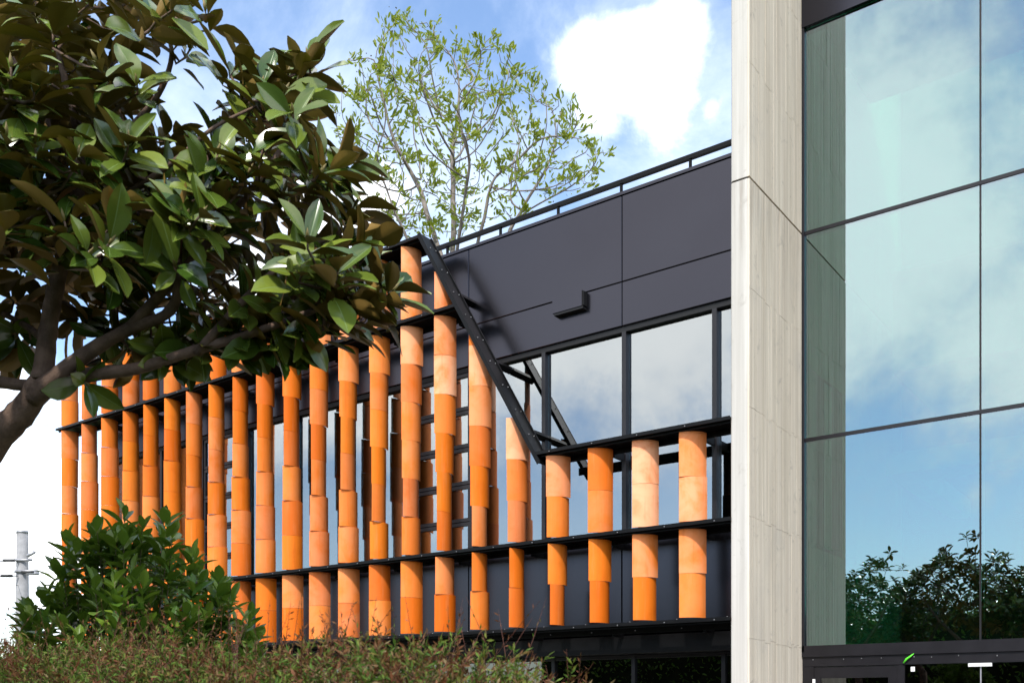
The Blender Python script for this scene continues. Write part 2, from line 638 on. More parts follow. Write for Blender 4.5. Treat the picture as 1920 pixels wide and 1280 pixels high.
# upper windows
zw0, zw1 = zB - 0.02, z_head - 0.02
mull = [X_FIN_L - 0.002]
x = -5.535
while x > X_CORNER:
    mull.append(x)
    x -= 1.375
mull.append(X_CORNER + .03)
YG = Y_WALL + 0.10
hd = MB().box(X_CORNER + .0, X_FIN_L - .005, Y_WALL + .03, Y_WALL + .2, z_head - .075, z_head - .001)
child(bld, hd, 'window_head', 'sealant')
sill = MB().box(X_CORNER + .0, X_FIN_L - .005, Y_WALL + .03, Y_WALL + .2, zw0 - .05, zw0 + .02)
child(bld, sill, 'window_sill', 'frame_dark')
for i, mx_ in enumerate(mull[1:-1]):
    mb = MB().box(mx_ - .033, mx_ + .033, Y_WALL + .02, Y_WALL + .19, zw0 + .02, z_head - .076)
    child(bld, mb, 'mullion', 'frame_dark')
for i in range(len(mull) - 1):
    x1, x0 = mull[i] - .034, mull[i + 1] + .034
    if x1 - x0 < 0.1:
        continue
    w_ = MB()
    z0, z1 = zw0 + .021, z_head - .077
    if i in (4, 8):      # openable louvre bays: five sashes in dark frames
        n = 5
        hgt = (z1 - z0) / n
        fr = MB()
        for k in range(n):
            a, b = z0 + k * hgt + .006, z0 + (k + 1) * hgt - .006
            f_ = .055
            ya, yb = Y_WALL + .04, Y_WALL + .14
            fr.box(x0, x1, ya, yb, a, a + f_).box(x0, x1, ya, yb, b - f_, b)
            fr.box(x0, x0 + f_, ya, yb, a + f_, b - f_).box(x1 - f_, x1, ya, yb, a + f_, b - f_)
        win = child(bld, fr, 'window', 'frame_dark')
        for k in range(n):
            a, b = z0 + k * hgt + .061, z0 + (k + 1) * hgt - .061
            pb = MB().box(x0 + .055, x1 - .055, YG - .03, YG - .022, a, b)
            pb.build('pane', 'glass_grey', win)
    else:
        pb = MB().box(x0, x1, YG, YG + .01, z0, z1)
        child(bld, pb, 'window_pane', 'glass_grey')

# ground-floor glazing
gz0, gz1 = 0.06, H(0.715)
gx = [X_FIN_L - .004, -5.56, -6.95, -8.34, -9.73, -11.12, -12.51, -13.9, -15.29, -16.68, -18.07, X_CORNER]
for i in range(len(gx) - 1):
    x1, x0 = gx[i], gx[i + 1]
    child(bld, MB().box(x0 + .03, x1 - .03, Y_WALL + .40, Y_WALL + .41, gz0 + .05, gz1 - .05), 'window_pane', 'glass_dark')
    child(bld, MB().box(x0 - .029, x0 + .029, Y_WALL + .36, Y_WALL + .46, gz0, gz1), 'mullion', 'frame_dark')
child(bld, MB().box(X_CORNER, X_FIN_L - .004, Y_WALL + .37, Y_WALL + .45, gz1 - .05, gz1 - .002), 'window_head', 'frame_dark')
child(bld, MB().box(X_CORNER, X_FIN_L - .004, Y_WALL + .37, Y_WALL + .45, gz0, gz0 + .05), 'window_sill', 'frame_dark')
# projecting scupper box on the cladding
xb0, xb1 = fx(1040, 12.0), fx(1090, 11.93)
sc = MB().box(xb0, xb1, Y_WALL - .11, Y_WALL - .001, H(5.73), z_joint - .002)
child(bld, sc, 'scupper_box', 'cladding')
scl = MB().box(xb0 + .02, xb1 + .012, Y_WALL - .10, Y_WALL - .001, H(5.695), H(5.728)).box(xb1 + .001, xb1 + .02, Y_WALL - .095, Y_WALL - .002, H(5.74), z_joint - .01)  # black strips give the box its dark underside and right face
child(bld, scl, 'scupper_dark_faces', 'sealant')

# roof railing
rail = thing('roof_railing', 'thin black metal handrail running along the roof edge of dark wing', 'railing', (-12, Y_WALL + .2, z_cap + .05))
yr = Y_WALL + .16
child(rail, MB().box(X_CORNER, X_FIN_L - .003, yr - .03, yr + .03, z_cap + .255, z_cap + .315), 'handrail', 'black_steel')
x = -5.95
while x > X_CORNER:
    child(rail, MB().box(x - .015, x + .015, yr - .02, yr + .02, z_cap + .049, z_cap + .256), 'post', 'black_steel')
    x -= 1.08

# ================================================================== TERRACOTTA SCREEN
scr = thing('terracotta_screen', 'screen of curved orange terracotta tiles hung in columns on black steel ledges', 'facade screen', (-12.4, Y_TILE, zC))
DX0, DZ0 = -10.14, H(7.27)     # top of the slanted edge
DX1, DZ1 = -7.93, H(3.50)      # its foot
dd = Vector((DX1 - DX0, 0, DZ1 - DZ0)).normalized()
dn = Vector((-dd.z, 0, dd.x))  # pointing up-right
if dn.x < 0:
    dn = -dn


def ledge(x0, x1, z, name='ledge'):
    mb = MB()
    mb.box(x0, x1, Y_LF, Y_LB, z - .016, z + .010)               # plate
    mb.box(x0, x1, Y_LF - .012, Y_LF - .001, z - .026, z + .020)   # front lip
    mb.box(x0, x1, Y_LF + .06, Y_LF + .07, z - .05, z - .0165)    # rib underneath
    mb.box(x0, x1, Y_LB - .02, Y_LB, z - .10, z - .0165)          # rear angle
    o_ = child(scr, mb, name, 'black_steel')
    bt = MB()
    x_ = x0 + .25
    while x_ < x1:
        bt.tube([(x_, Y_LF - .013, z - .012), (x_, Y_LF - .026, z - .012)], .008, 6)
        bt.tube([(x_ + .12, Y_LF + .1, z + .018), (x_ + .12, Y_LF + .1, z + .035)], .008, 6)
        bt.tube([(x_ + .05, Y_LB - .021, z - .06), (x_ + .05, Y_LB - .032, z - .06)], .008, 6)
        x_ += .695
    b_ = bt.build('bolt_row', 'bolt_metal', o_)
    tag(b_, kind='stuff')
    return o_


LX1 = X_FIN_L - .003
ledge(X_LEFT_END, LX1, zC)
ledge(X_LEFT_END, LX1, zB)
ledge(DX1 - .02, LX1, zA)
xd = DX0 + (zD - DZ0) / (DZ1 - DZ0) * (DX1 - DX0)
ledge(X_LEFT_END, xd - .03, zD)
ledge(X_LEFT_END, DX0 - .01, zE)
# slanted end plate
dg = MB()
a0 = Vector((DX0, 0, DZ0)) - dd * .02
a1 = Vector((DX1, 0, DZ1)) + dd * .10
YDB = Y_LF + .27
for off0, off1, ya, yb in ((-.016, .016, Y_LF, YDB), (-.040, .022, Y_LF - .013, Y_LF - .001), (.0165, .04, YDB - .02, YDB)):
    q = [a0 + dn * off0, a1 + dn * off0, a1 + dn * off1, a0 + dn * off1]
    dg.prism([(v.x, v.z) for v in q], ya, yb)
dgo = child(scr, dg, 'slanted_beam', 'black_steel')
bt = MB()
L = (a1 - a0).length
for k in range(9):
    c = a0 + dd * (0.3 + k * .46)
    q = Vector((c.x, Y_LF + .07, c.z)) + dn * .016
    bt.tube([q, q + dn * .02], .008, 6)
    q = Vector((c.x, YDB - .07, c.z)) + dn * .016
    bt.tube([q, q + dn * .02], .008, 6)
tag(bt.build('bolt_row', 'bolt_metal', dgo), kind='stuff')
# brackets back to the wall
for z, xa, xb in ((zC, X_CORNER, LX1), (zB, X_CORNER, LX1), (zA, DX1, LX1), (zD, X_CORNER, xd), (zE, X_CORNER, DX0)):
    for mx_ in mull[1:-1]:
        if xa < mx_ < xb - .05:
            mb = MB().prism([(mx_ - .02, z - .13), (mx_ + .02, z - .13), (mx_ + .02, z - .019), (mx_ - .02, z - .019)], Y_LB + .001, Y_WALL - .001)
            child(scr, mb, 'bracket', 'black_steel')
for k in (0.25, 0.55, 0.85):
    c = a0 + dd * (L * k)
    q = [c + dd * -.03 - dn * .10, c + dd * .03 - dn * .10, c + dd * .03, c + dd * -.03]
    mb = MB().prism([(v.x, v.z) for v in q], YDB - .1, Y_WALL + (.0 if k < .5 else .09))
    child(scr, mb, 'bracket', 'black_steel')

# tiles ---------------------------------------------------------------
CHORD, SAG, THK = 0.362, 0.072, 0.018
TH = (zD - zB - 0.036 - 0.03 * 2) / 6 - .004
NSEG = 9
half = CHORD / 2
rad_t = (half * half + SAG * SAG) / (2 * SAG)
phi = math.asin(half / rad_t)


def tile_geom(h):
    """vertical tile, chord along local x, bulging to local -y, pivot at the middle, base at z=0"""
    vs, fs, sm = [], [], []

    def strip(r, flip):
        b = len(vs)
        for i in range(NSEG + 1):
            a = -phi + 2 * phi * i / NSEG
            x_, y_ = r * math.sin(a), -r * math.cos(a) + rad_t - SAG * .6
            vs.append((x_, y_, 0))
            vs.append((x_, y_, h))
        for i in range(NSEG):
            q = (b + 2 * i, b + 2 * i + 2, b + 2 * i + 3, b + 2 * i + 1)
            fs.append(q if not flip else q[::-1])
            sm.append(True)
    strip(rad_t, False)
    strip(rad_t - THK, True)
    n2 = 2 * (NSEG + 1)
    b = len(vs)
    vs.extend(vs[:2 * n2])
    for i in range(NSEG):
        o_, k_ = b + 2 * i, b + n2 + 2 * i
        fs.append((o_, k_, k_ + 2, o_ + 2))
        fs.append((o_ + 1, o_ + 3, k_ + 3, k_ + 1))
        sm += [False, False]
    fs.append((b, b + 1, b + n2 + 1, b + n2))
    e = 2 * NSEG
    fs.append((b + e, b + n2 + e, b + n2 + e + 1, b + e + 1))
    sm += [False, False]
    return vs, fs, sm


def tile_mesh(h):
    mb = MB()
    vs, fs, sm = tile_geom(h)
    mb.v, mb.f, mb.s = vs, fs, sm
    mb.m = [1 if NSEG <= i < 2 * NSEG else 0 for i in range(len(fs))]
    return mb.mesh('tile', ['terracotta', 'tile_back_shade'])


def seen_width(theta):
    """apparent width of the arc when its normal is turned by theta from the line of sight"""
    xs = []
    for i in range(41):
        a = -phi + 2 * phi * i / 40
        x_, y_ = rad_t * math.sin(a), -rad_t * math.cos(a)
        xs.append(x_ * math.cos(theta) - y_ * math.sin(theta))
    return max(xs) - min(xs)


def theta_for(w):
    best, bt_ = 0, 9
    for k in range(0, 76):
        d = abs(seen_width(R(k)) - w)
        if d < bt_ - 1e-6:
            best, bt_ = k, d
    return R(best)


colpx = [1300, 1211, 1127, 1048, 972, 902, 836, 773, 713, 655, 600, 549, 499, 453, 408, 366, 325, 285, 247, 207, 169, 132]
WID = {
    0: {6: 51, 7: 52, 8: 51, 9: 49}, 1: {6: 50, 7: 49.5, 8: 48, 9: 43.5}, 2: {6: 47, 7: 47, 8: 42.5, 9: 36},
    3: {6: 46, 7: 42, 8: 36, 9: 26.5}, 4: {5: 43.5, 6: 39.5, 7: 35, 8: 27, 9: 28},
    5: {2: 43.5, 3: 43.5, 4: 42, 5: 39.5, 6: 35.5, 7: 28.5, 8: 28, 9: 35.5},
    6: {0: 40, 1: 40, 2: 42, 3: 42, 4: 40, 5: 35, 6: 28, 7: 28.5, 8: 35.5, 9: 40},
    7: {0: 38, 1: 40, 2: 42, 3: 39, 4: 36.5, 5: 35, 6: 29, 7: 35, 8: 41, 9: 41},
    8: {0: 38, 1: 40, 2: 39, 3: 34, 4: 34, 5: 27.5, 6: 26.5, 7: 34.5, 8: 39.5, 9: 41},
    9: {0: 38, 1: 39, 2: 38, 3: 33, 4: 27, 5: 28, 6: 34, 7: 38, 8: 40, 9: 40},
    10: {0: 36, 1: 40, 2: 34.5, 3: 34, 4: 28, 5: 27, 6: 34, 7: 37, 8: 39.5, 9: 39.5},
    11: {0: 34, 1: 34, 2: 34.5, 3: 28.7, 4: 28.5, 5: 34, 6: 37.5, 7: 37.5, 8: 39, 9: 39},
    12: {0: 33, 1: 34, 2: 33.5, 3: 29, 4: 29, 5: 33.5, 6: 35.4, 7: 36.6, 8: 38, 9: 38},
    13: {0: 33, 1: 33, 2: 28.7, 3: 28.3, 4: 29.7, 5: 33.6, 6: 35.8, 7: 36, 8: 36, 9: 36},
    14: {0: 33, 1: 34.5, 2: 29, 3: 29, 4: 28.3, 5: 32, 6: 35.4, 7: 36, 8: 36, 9: 36},
    15: {0: 33, 1: 34, 2: 29, 3: 29, 4: 28, 5: 31, 6: 34, 7: 35, 8: 35, 9: 35},
    16: {0: 31, 1: 31, 2: 29, 3: 30, 4: 31.7, 5: 32, 6: 33, 7: 33, 8: 33, 9: 33},
    17: {0: 29, 1: 29, 2: 27, 3: 27, 4: 30, 5: 31, 6: 32, 7: 32, 8: 32, 9: 32},
    18: {0: 29, 1: 29.5, 2: 28, 3: 29, 4: 30, 5: 31, 6: 31, 7: 31, 8: 31, 9: 31},
    19: {0: 29, 1: 30, 2: 29, 3: 31, 4: 32, 5: 32, 6: 31, 7: 31, 8: 31, 9: 31},
    20: {0: 26, 1: 26.5, 2: 27, 3: 29.7, 4: 31, 5: 31, 6: 30, 7: 30, 8: 30, 9: 30},
    21: {0: 29, 1: 30, 2: 30, 3: 29, 4: 28, 5: 30, 6: 27, 7: 26, 8: 28, 9: 28},
}
SUNLIT_PALE = {(6, 3): 1.0, (6, 2): .5, (7, 2): .7, (7, 1): .6, (6, 1): .6, (5, 3): .75, (5, 4): .45, (4, 5): .9, (4, 6): .15, (3, 6): .5,  # strength of the painted sunlit paleness per tile
         (1, 6): .95, (1, 7): .95, (0, 7): .75, (0, 6): .5, (1, 8): .45, (0, 8): .45, (0, 9): .2, (8, 1): .6, (9, 1): .5, (10, 1): .5, (9, 2): .3,
         (10, 3): .2, (9, 6): .15, (9, 8): .3, (10, 9): .3, (9, 9): .3, (12, 6): .25, (13, 6): .25, (14, 6): .25, (15, 5): .2, (7, 0): .6, (8, 0): .5}
row_top = {}
g0 = 0.018 + 0.028       # gap of a tile run from a ledge
for rws, za, zb in (((0, 1), zE, zD), ((2, 3, 4, 5, 6, 7), zD, zB), ((8, 9), zB, zC)):
    top = za - g0
    hh = (za - zb - 2 * g0) / len(rws)
    for i, r_ in enumerate(rws):
        row_top[r_] = (top - i * hh - hh + .002, hh - .004)
meshes = {}
for ci, px in enumerate(colpx):
    x0 = fx(px, Y_TILE)
    d_ = ray(px, HOR)
    zdep = Y_TILE / d_.y
    view_az = math.atan2(-Y_TILE, -x0)       # from tile to the camera
    for r_, w_ in WID[ci].items():
        zb, hh = row_top[r_]
        if ci <= 3 and r_ in (6, 7):         # short run under the right-hand ledge
            top = zA - g0
            h2 = (zA - zB - 2 * g0) / 2
            zb, hh = (top - (r_ - 5) * h2 + .002, h2 - .004)
        th = theta_for(w_ * zdep / FPX)
        az = view_az + th                    # azimuth of the tile's outward normal
        az += R(random.uniform(-1.2, 1.2))
        rot = az + math.pi / 2               # local -y is the outward side
        key = round(hh, 3)
        if key not in meshes:
            meshes[key] = tile_mesh(hh)
        me = meshes[key]
        pos = Vector((x0, Y_TILE, zb))
        mw = Matrix.Translation(pos) @ Matrix.Rotation(rot, 4, 'Z')
        cut = None
        if 4 <= ci <= 6:
            # clip against the slanted beam
            bm = bmesh.new()
            bm.from_mesh(me)
            bm.transform(mw)
            pc = Vector((DX0, Y_TILE, DZ0)) - dn * .03
            res = bmesh.ops.bisect_plane(bm, geom=bm.verts[:] + bm.edges[:] + bm.faces[:], plane_co=pc, plane_no=dn, clear_outer=True)
            if not bm.verts or len(bm.faces) < 8:
                bm.free()
                continue
            if len(bm.verts) != len(me.vertices):
                bm.transform(mw.inverted())
                cut = bpy.data.meshes.new('tile')
                bm.to_mesh(cut)
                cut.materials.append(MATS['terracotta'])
                cut.materials.append(MATS['tile_back_shade'])
            bm.free()
        ob = link('tile', cut or me, scr)
        ob.location = pos - scr.location
        ob.rotation_euler = (R(random.uniform(-.35, .35)), 0, rot)
        ob['sunlit_pale'] = float(SUNLIT_PALE.get((ci, r_), random.choice((0, 0, .05, .1, .2, .3))))

# ================================================================== CONCRETE FIN
fin = thing('concrete_fin_wall', 'tall pale board-marked concrete blade wall between dark wing and glass front', 'wall', (-4.88, 12.3, 0))
z_fj = H(6.46)
ZTOP = 14.0
for z0, z1 in ((0.0, z_fj - .012), (z_fj + .012, ZTOP)):
    c_ = .018
    ox = 0.0 if z0 == 0 else .012
    xl, xr = X_FIN_L + ox * .2, X_FIN_R - .022
    pl = [(xl, Y_FIN + c_), (xl + c_, Y_FIN), (xr - .006, Y_FIN), (xr, Y_FIN + .006), (xr, 24.0), (xl, 24.0)]
    n = len(pl)
    vs = [(a, b, z0) for a, b in pl] + [(a, b, z1) for a, b in pl]
    fs = [tuple(range(n - 1, -1, -1)), tuple(range(n, 2 * n))] + [(i, (i + 1) % n, (i + 1) % n + n, i + n) for i in range(n)]
    child(fin, MB().add(vs, fs), 'panel', 'concrete')
child(fin, MB().box(X_FIN_L + .02, X_FIN_R - .024, Y_FIN + .02, 24, z_fj - .0118, z_fj + .0118), 'joint', 'sealant')
# board marks on the side face: separate cast boards, uneven depth, staggered ends
yb_ = Y_FIN + .004
bset = [z_fj]
rb = random.Random(3)
ends = [0.0, H(0.78), H(2.28), H(3.62), H(5.08), z_fj, H(7.85), H(9.3), ZTOP]
ranges = []
slot_y0, slot_y1 = 13.55, 15.0         # window slot inside the foyer
slot_z0, slot_z1 = H(2.22), H(4.72)
while yb_ < 18.0:
    wdt = rb.uniform(.085, .125)
    y1 = min(yb_ + wdt, 18.0)
    jit = rb.choice((-.02, 0.0, .0, .0, .03)) + rb.uniform(-.003, .003)
    for k in range(len(ends) - 1):
        za, zb2 = ends[k], ends[k + 1]
        za = za + (jit if k not in (0,) and abs(za - z_fj) > .01 else 0)
        zb2 = zb2 + (jit if k != len(ends) - 2 and abs(zb2 - z_fj) > .01 else 0)
        if abs(za - z_fj) < .01:
            za += .013
        if abs(zb2 - z_fj) < .01:
            zb2 -= .013
        segs = [(za, zb2)]
        if y1 > slot_y0 and yb_ < slot_y1:
            segs = []
            if za < slot_z0:
                segs.append((za, min(zb2, slot_z0)))
            if zb2 > slot_z1:
                segs.append((max(za, slot_z1), zb2))
        for (sa, sb) in segs:
            if sb - sa < .02:
                continue
            dx = rb.uniform(-.0014, .0014)
            xo = X_FIN_R + dx
            e = .0012
            ga, gb = yb_ + .0003, y1 - .0003
            vs = [(xo, ga + e, sa + .002), (xo, gb - e, sa + .002), (xo, gb - e, sb - .002), (xo, ga + e, sb - .002),
                  (xo - .01, ga, sa + .0005), (xo - .01, gb, sa + .0005), (xo - .01, gb, sb - .0005), (xo - .01, ga, sb - .0005),
                  (xo - .023, ga, sa + .0005), (xo - .023, gb, sa + .0005), (xo - .023, gb, sb - .0005), (xo - .023, ga, sb - .0005)]
            fs = [(0, 1, 2, 3), (0, 4, 5, 1), (1, 5, 6, 2), (2, 6, 7, 3), (3, 7, 4, 0), (4, 8, 9, 5), (5, 9, 10, 6), (6, 10, 11, 7), (7, 11, 8, 4)]
            child(fin, MB().add(vs, fs), 'board', 'board_concrete')
    yb_ = y1
# slot window inside
child(fin, MB().box(X_FIN_R - .021, X_FIN_R - .016, slot_y0 + .3, slot_y1, slot_z0, slot_z1), 'slot_window', 'interior_dark')
child(fin, MB().box(X_FIN_R - .0155, X_FIN_R - .004, slot_y0 + .62, slot_y0 + .92, slot_z0 + .05, slot_z1 - .05), 'slot_reveal', 'interior_white')

# ================================================================== GLASS FRONT
cw = thing('glass_front', 'tall green-tinted curtain wall reflecting clouds and dark leaves', 'curtain wall', (-1, Y_GLASS, H(.6)))
zt = [H(.78), H(3.63), H(6.47), H(9.30), H(12.1)]
gxs = [X_FIN_R + .035, -2.515, -0.265, 1.985, 4.235]
for i in range(len(gxs) - 1):
    for k in range(3):
        a, b = gxs[i] + (.0 if i == 0 else .012), gxs[i + 1] - .012
        child(cw, MB().box(a, b, Y_GLASS, Y_GLASS + .012, zt[k] + .025, zt[k + 1] - .025), 'pane', 'glass_green')
    if i:
        child(cw, MB().box(gxs[i] - .0115, gxs[i] + .0115, Y_GLASS - .002, Y_GLASS + .014, zt[0] + .0255, zt[3] - .0255), 'joint', 'sealant')
        for k in range(3):
            child(cw, MB().box(gxs[i] + .02, gxs[i] + .032, Y_GLASS + .03, Y_GLASS + .42, zt[k] + .12, zt[k + 1] - .12), 'glass_fin', 'glass_fin')
            child(cw, MB().box(gxs[i] + .0325, gxs[i] + .040, Y_GLASS + .02, Y_GLASS + .045, zt[k] + .25, zt[k + 1] - .10), 'fin_edge', 'white_metal')
for k in (1, 2):
    child(cw, MB().box(X_FIN_R + .035, 4.3, Y_GLASS - .012, Y_GLASS + .10, zt[k] - .024, zt[k] + .024), 'transom', 'frame_dark')
child(cw, MB().box(X_FIN_R - .0, X_FIN_R + .034, Y_GLASS - .05, Y_GLASS + .1, zt[0] - .06, zt[3] + .0), 'edge_frame', 'frame_dark')
child(cw, MB().box(X_FIN_R + .003, 4.3, Y_GLASS - .06, Y_GLASS + .15, zt[3] - .024, zt[3] + 1.6), 'spandrel', 'cladding')
child(cw, MB().box(X_FIN_R + .003, 4.3, Y_GLASS - .05, Y_GLASS + .12, zt[0] - .13, zt[0] + .024), 'sill_beam', 'frame_dark')
child(cw, MB().box(X_FIN_R + .003, 4.3, Y_GLASS - .025, Y_GLASS + .12, zt[0] - .26, zt[0] - .132), 'door_head', 'frame_dark')
sb = MB()
rb = random.Random(11)
for k in range(16):
    xx = -4.6 + k * .32 + rb.uniform(-.1, .1)
    sb.tube([(xx, Y_GLASS - .0255, zt[0] - .17 + rb.uniform(-.02, .02)), (xx, Y_GLASS - .034, zt[0] - .172)], .008, 6)
tag(child(cw, sb, 'rivet_row', 'bolt_metal'), kind='stuff')
# ground-level door and glazing
zdh = zt[0] - .262
child(cw, MB().box(X_FIN_R + .003, X_FIN_R + .16, Y_GLASS - .02, Y_GLASS + .1, .06, zdh), 'door_post', 'frame_dark')
dr = MB()
dx0, dx1 = X_FIN_R + .161, X_FIN_R + 1.26
for a, b, c_, d_ in ((dx0, dx1, zdh - .16, zdh - .004), (dx0, dx0 + .09, .08, zdh - .16), (dx1 - .12, dx1, .08, zdh - .16), (dx0 + .09, dx1 - .12, .08, .3)):
    dr.box(a, b, Y_GLASS - .01, Y_GLASS + .05, c_, d_)
door = child(cw, dr, 'door', 'frame_dark')
MB().box(dx0 + .09, dx1 - .12, Y_GLASS + .01, Y_GLASS + .02, .3, zdh - .16).build('pane', 'glass_dark', door)
MB().box(dx0 - .012, dx0 + .02, Y_GLASS - .04, Y_GLASS - .011, zdh - .33, zdh - .17).build('hinge', 'white_metal', door)
child(cw, MB().box(dx1 + .003, dx1 + .09, Y_GLASS - .02, Y_GLASS + .1, .06, zdh - .003), 'door_post', 'frame_dark')
child(cw, MB().box(dx1 + .093, -2.52, Y_GLASS, Y_GLASS + .012, .1, zdh - .005), 'pane', 'glass_dark')
child(cw, MB().box(-2.518, -2.502, Y_GLASS - .004, Y_GLASS + .03, .08, zdh - .005), 'joint', 'galvanised')
child(cw, MB().box(-2.50, 4.3, Y_GLASS, Y_GLASS + .012, .1, zdh - .005), 'pane', 'glass_dark')
child(cw, MB().box(-2.65, -2.38, Y_GLASS - .03, Y_GLASS - .005, zdh - .045, zdh - .002), 'clamp', 'white_metal')
# green tag caught on the door head
gt = MB()
p0 = Vector((-3.42, Y_GLASS - .045, zdh + .02))
gt.tube([p0, p0 + Vector((.04, -.01, .05)), p0 + Vector((.09, -.01, .085)), p0 + Vector((.13, 0, .12))], [.010, .014, .011, .005], 8)
gto = gt.build('cable_tag', 'green_plastic')
tag(gto, 'small bright green plastic tag hanging on the black door head', 'tag')
st = MB().box(-3.34, -3.29, Y_GLASS - .006, Y_GLASS - .002, zdh - .09, zdh - .03)
tag(st.build('sticker', 'white_metal'), 'small white square sticker on dark glass under green tag', 'sticker')

# foyer behind the glass
def struct(name, mb, mat, label):
    return tag(mb.build(name, mat), label, kind='structure')


struct('foyer_floor', MB().box(X_FIN_R + .05, 4.3, Y_GLASS + .16, 18.6, H(.35), H(.52)), 'interior_wall', 'foyer floor slab behind the glass front')
struct('foyer_back_wall', MB().box(X_FIN_R + .02, 4.3, 18.2, 18.4, 0, 13.5), 'interior_grey', 'foyer back wall')
bh = MB().box(-4.0, 4.3, Y_GLASS + 1.6, 18.19, H(4.85), H(6.3))
struct('foyer_bulkhead', bh, 'interior_white', 'white ceiling bulkhead in the foyer')
bh = MB().box(-3.9, 4.3, Y_GLASS + .9, Y_GLASS + 1.55, H(3.2), H(3.5)).box(-3.9, -3.6, Y_GLASS + 1.56, 18.19, H(3.2), H(3.5))
struct('foyer_ceiling_beam', bh, 'interior_white', 'white ceiling beams in the foyer')
struct('foyer_roof', MB().box(X_FIN_R + .05, 4.3, Y_GLASS + .16, 16.2, zt[3] + .4, zt[3] + .7), 'interior_grey', 'front part of the foyer roof, left open behind to let light in')  # roof stops short: opening added so daylight reaches the foyer

# ================================================================== UTILITY POLE + WIRES
PZ = 34.0
pb = at(42, HOR, PZ)
pb.z = 0
pole = thing('utility_pole', 'grey concrete utility pole with wires left of the orange tiles', 'utility pole', pb)
ptop = H((HOR - 998) / FPX * PZ)
k = PZ / FPX
child(pole, MB().tube([(pb.x, pb.y, 0), (pb.x, pb.y, ptop)], [14.5 * k, 10 * k], 20), 'pole', 'pole_concrete')
child(pole, MB().tube([(pb.x, pb.y, ptop - .03), (pb.x, pb.y, ptop + .06)], 10.6 * k, 20), 'cap', 'galvanised')


def arm(px0, px1, py, r, name, mat):
    a_ = at(px0, py, PZ)
    b_ = at(px1, py, PZ)
    d_ = RGT * 0
    return child(pole, MB().tube([a_ - FWD * .22, b_ - FWD * .22], r, 8), name, mat)


arm(33, 66, 1051, .045, 'collar', 'galvanised')
arm(34, 78, 1072, .05, 'crossarm', 'galvanised')
arm(56, 78, 1076, .06, 'crossarm', 'galvanised')
child(pole, MB().tube([at(51, 1042, PZ - .3), at(65, 1034, PZ - .3)], .06, 8), 'lamp_fitting', 'galvanised')
for px0, px1, py in ((6, 27, 1050), (2, 23, 1079), (40, 64, 1072)):
    child(pole, MB().tube([at(px0, py, PZ - .25), at((px0 + px1) / 2, py, PZ - .25), at(px1, py, PZ - .25)], .05, 8), 'insulator', 'wire')


def wire(pts, r, label):
    mb = MB()
    P = []
    for (a_, b_) in zip(pts[:-1], pts[1:]):
        for i in range(10):
            P.append(at(*a_).lerp(at(*b_), i / 10))
    P.append(at(*pts[-1]))
    return tag(mb.tube(P, r, 5).build('power_line', 'wire'), label, 'power line', 'wires at the utility pole')


wire([(-300, 986, 30), (-100, 992, 32), (42, 999, PZ), (100, 1014, 44), (160, 1024, 58), (240, 1034, 80)], .012, 'topmost thin wire strung across the pole head')
wire([(-300, 1052, 30), (33, 1051, PZ - .25)], .02, 'thick upper wire meeting the pole from the left')
wire([(-300, 1070, 30), (-100, 1071, 32), (33, 1072, PZ - .25), (120, 1076, 40), (250, 1082, 60)], .012, 'middle wire passing the pole at the crossarm')
wire([(-300, 1080, 30), (33, 1079, PZ - .25)], .02, 'thick lower wire meeting the pole from the left')
wire([(-120, 1070, 30), (0, 1086, 32), (15, 1092, 33), (34, 1097, PZ - .2)], .010, 'slack lowest wire sagging to the pole from the left')
wire([(65, 1034, PZ - .3), (80, 1038, PZ), (92, 1050, PZ + 2), (110, 1062, PZ + 6)], .010, 'curved wire arching right from the pole fitting')

# ================================================================== ROOF TREE (space colonisation)
def colonise(root_pts, attractors, step, infl, kill, iters=220, trop=Vector((0, 0, 0.0)), limbs=()):
    nodes = [np.array(p, float) for p in root_pts]
    parent = [-1] + list(range(len(root_pts) - 1))
    for at_i, end in limbs:
        a_ = nodes[at_i]
        e_ = np.array(end, float)
        nn = max(2, int(np.linalg.norm(e_ - a_) / step))
        prev = at_i
        for j in range(1, nn + 1):
            q = a_ + (e_ - a_) * j / nn + rng.normal(0, .02, 3)
            q[2] -= .12 * math.sin(math.pi * j / nn)
            nodes.append(q)
            parent.append(prev)
            prev = len(nodes) - 1
    A = np.array(attractors, float)
    alive = np.ones(len(A), bool)
    N = np.array(nodes)
    for _ in range(iters):
        if not alive.any():
            break
        idx = np.where(alive)[0]
        d = np.linalg.norm(A[idx][:, None, :] - N[None, :, :], axis=2)
        near = d.argmin(1)
        dm = d[np.arange(len(idx)), near]
        ok = dm < infl
        if not ok.any():
            break
        grow = {}
        for a_i, n_i in zip(idx[ok], near[ok]):
            v = A[a_i] - N[n_i]
            grow.setdefault(n_i, []).append(v / (np.linalg.norm(v) + 1e-9))
        newn = []
        for n_i, vs in grow.items():
            v = np.sum(vs, axis=0) + np.array(trop) + rng.normal(0, .12, 3)
            v = v / (np.linalg.norm(v) + 1e-9)
            q = N[n_i] + v * step
            newn.append(q)
            parent.append(int(n_i))
        N = np.vstack([N, np.array(newn)])
        d2 = np.linalg.norm(A[idx][:, None, :] - np.array(newn)[None, :, :], axis=2).min(1)
        alive[idx[d2 < kill]] = False
        if len(N) > 6000:
            break
    return N, parent


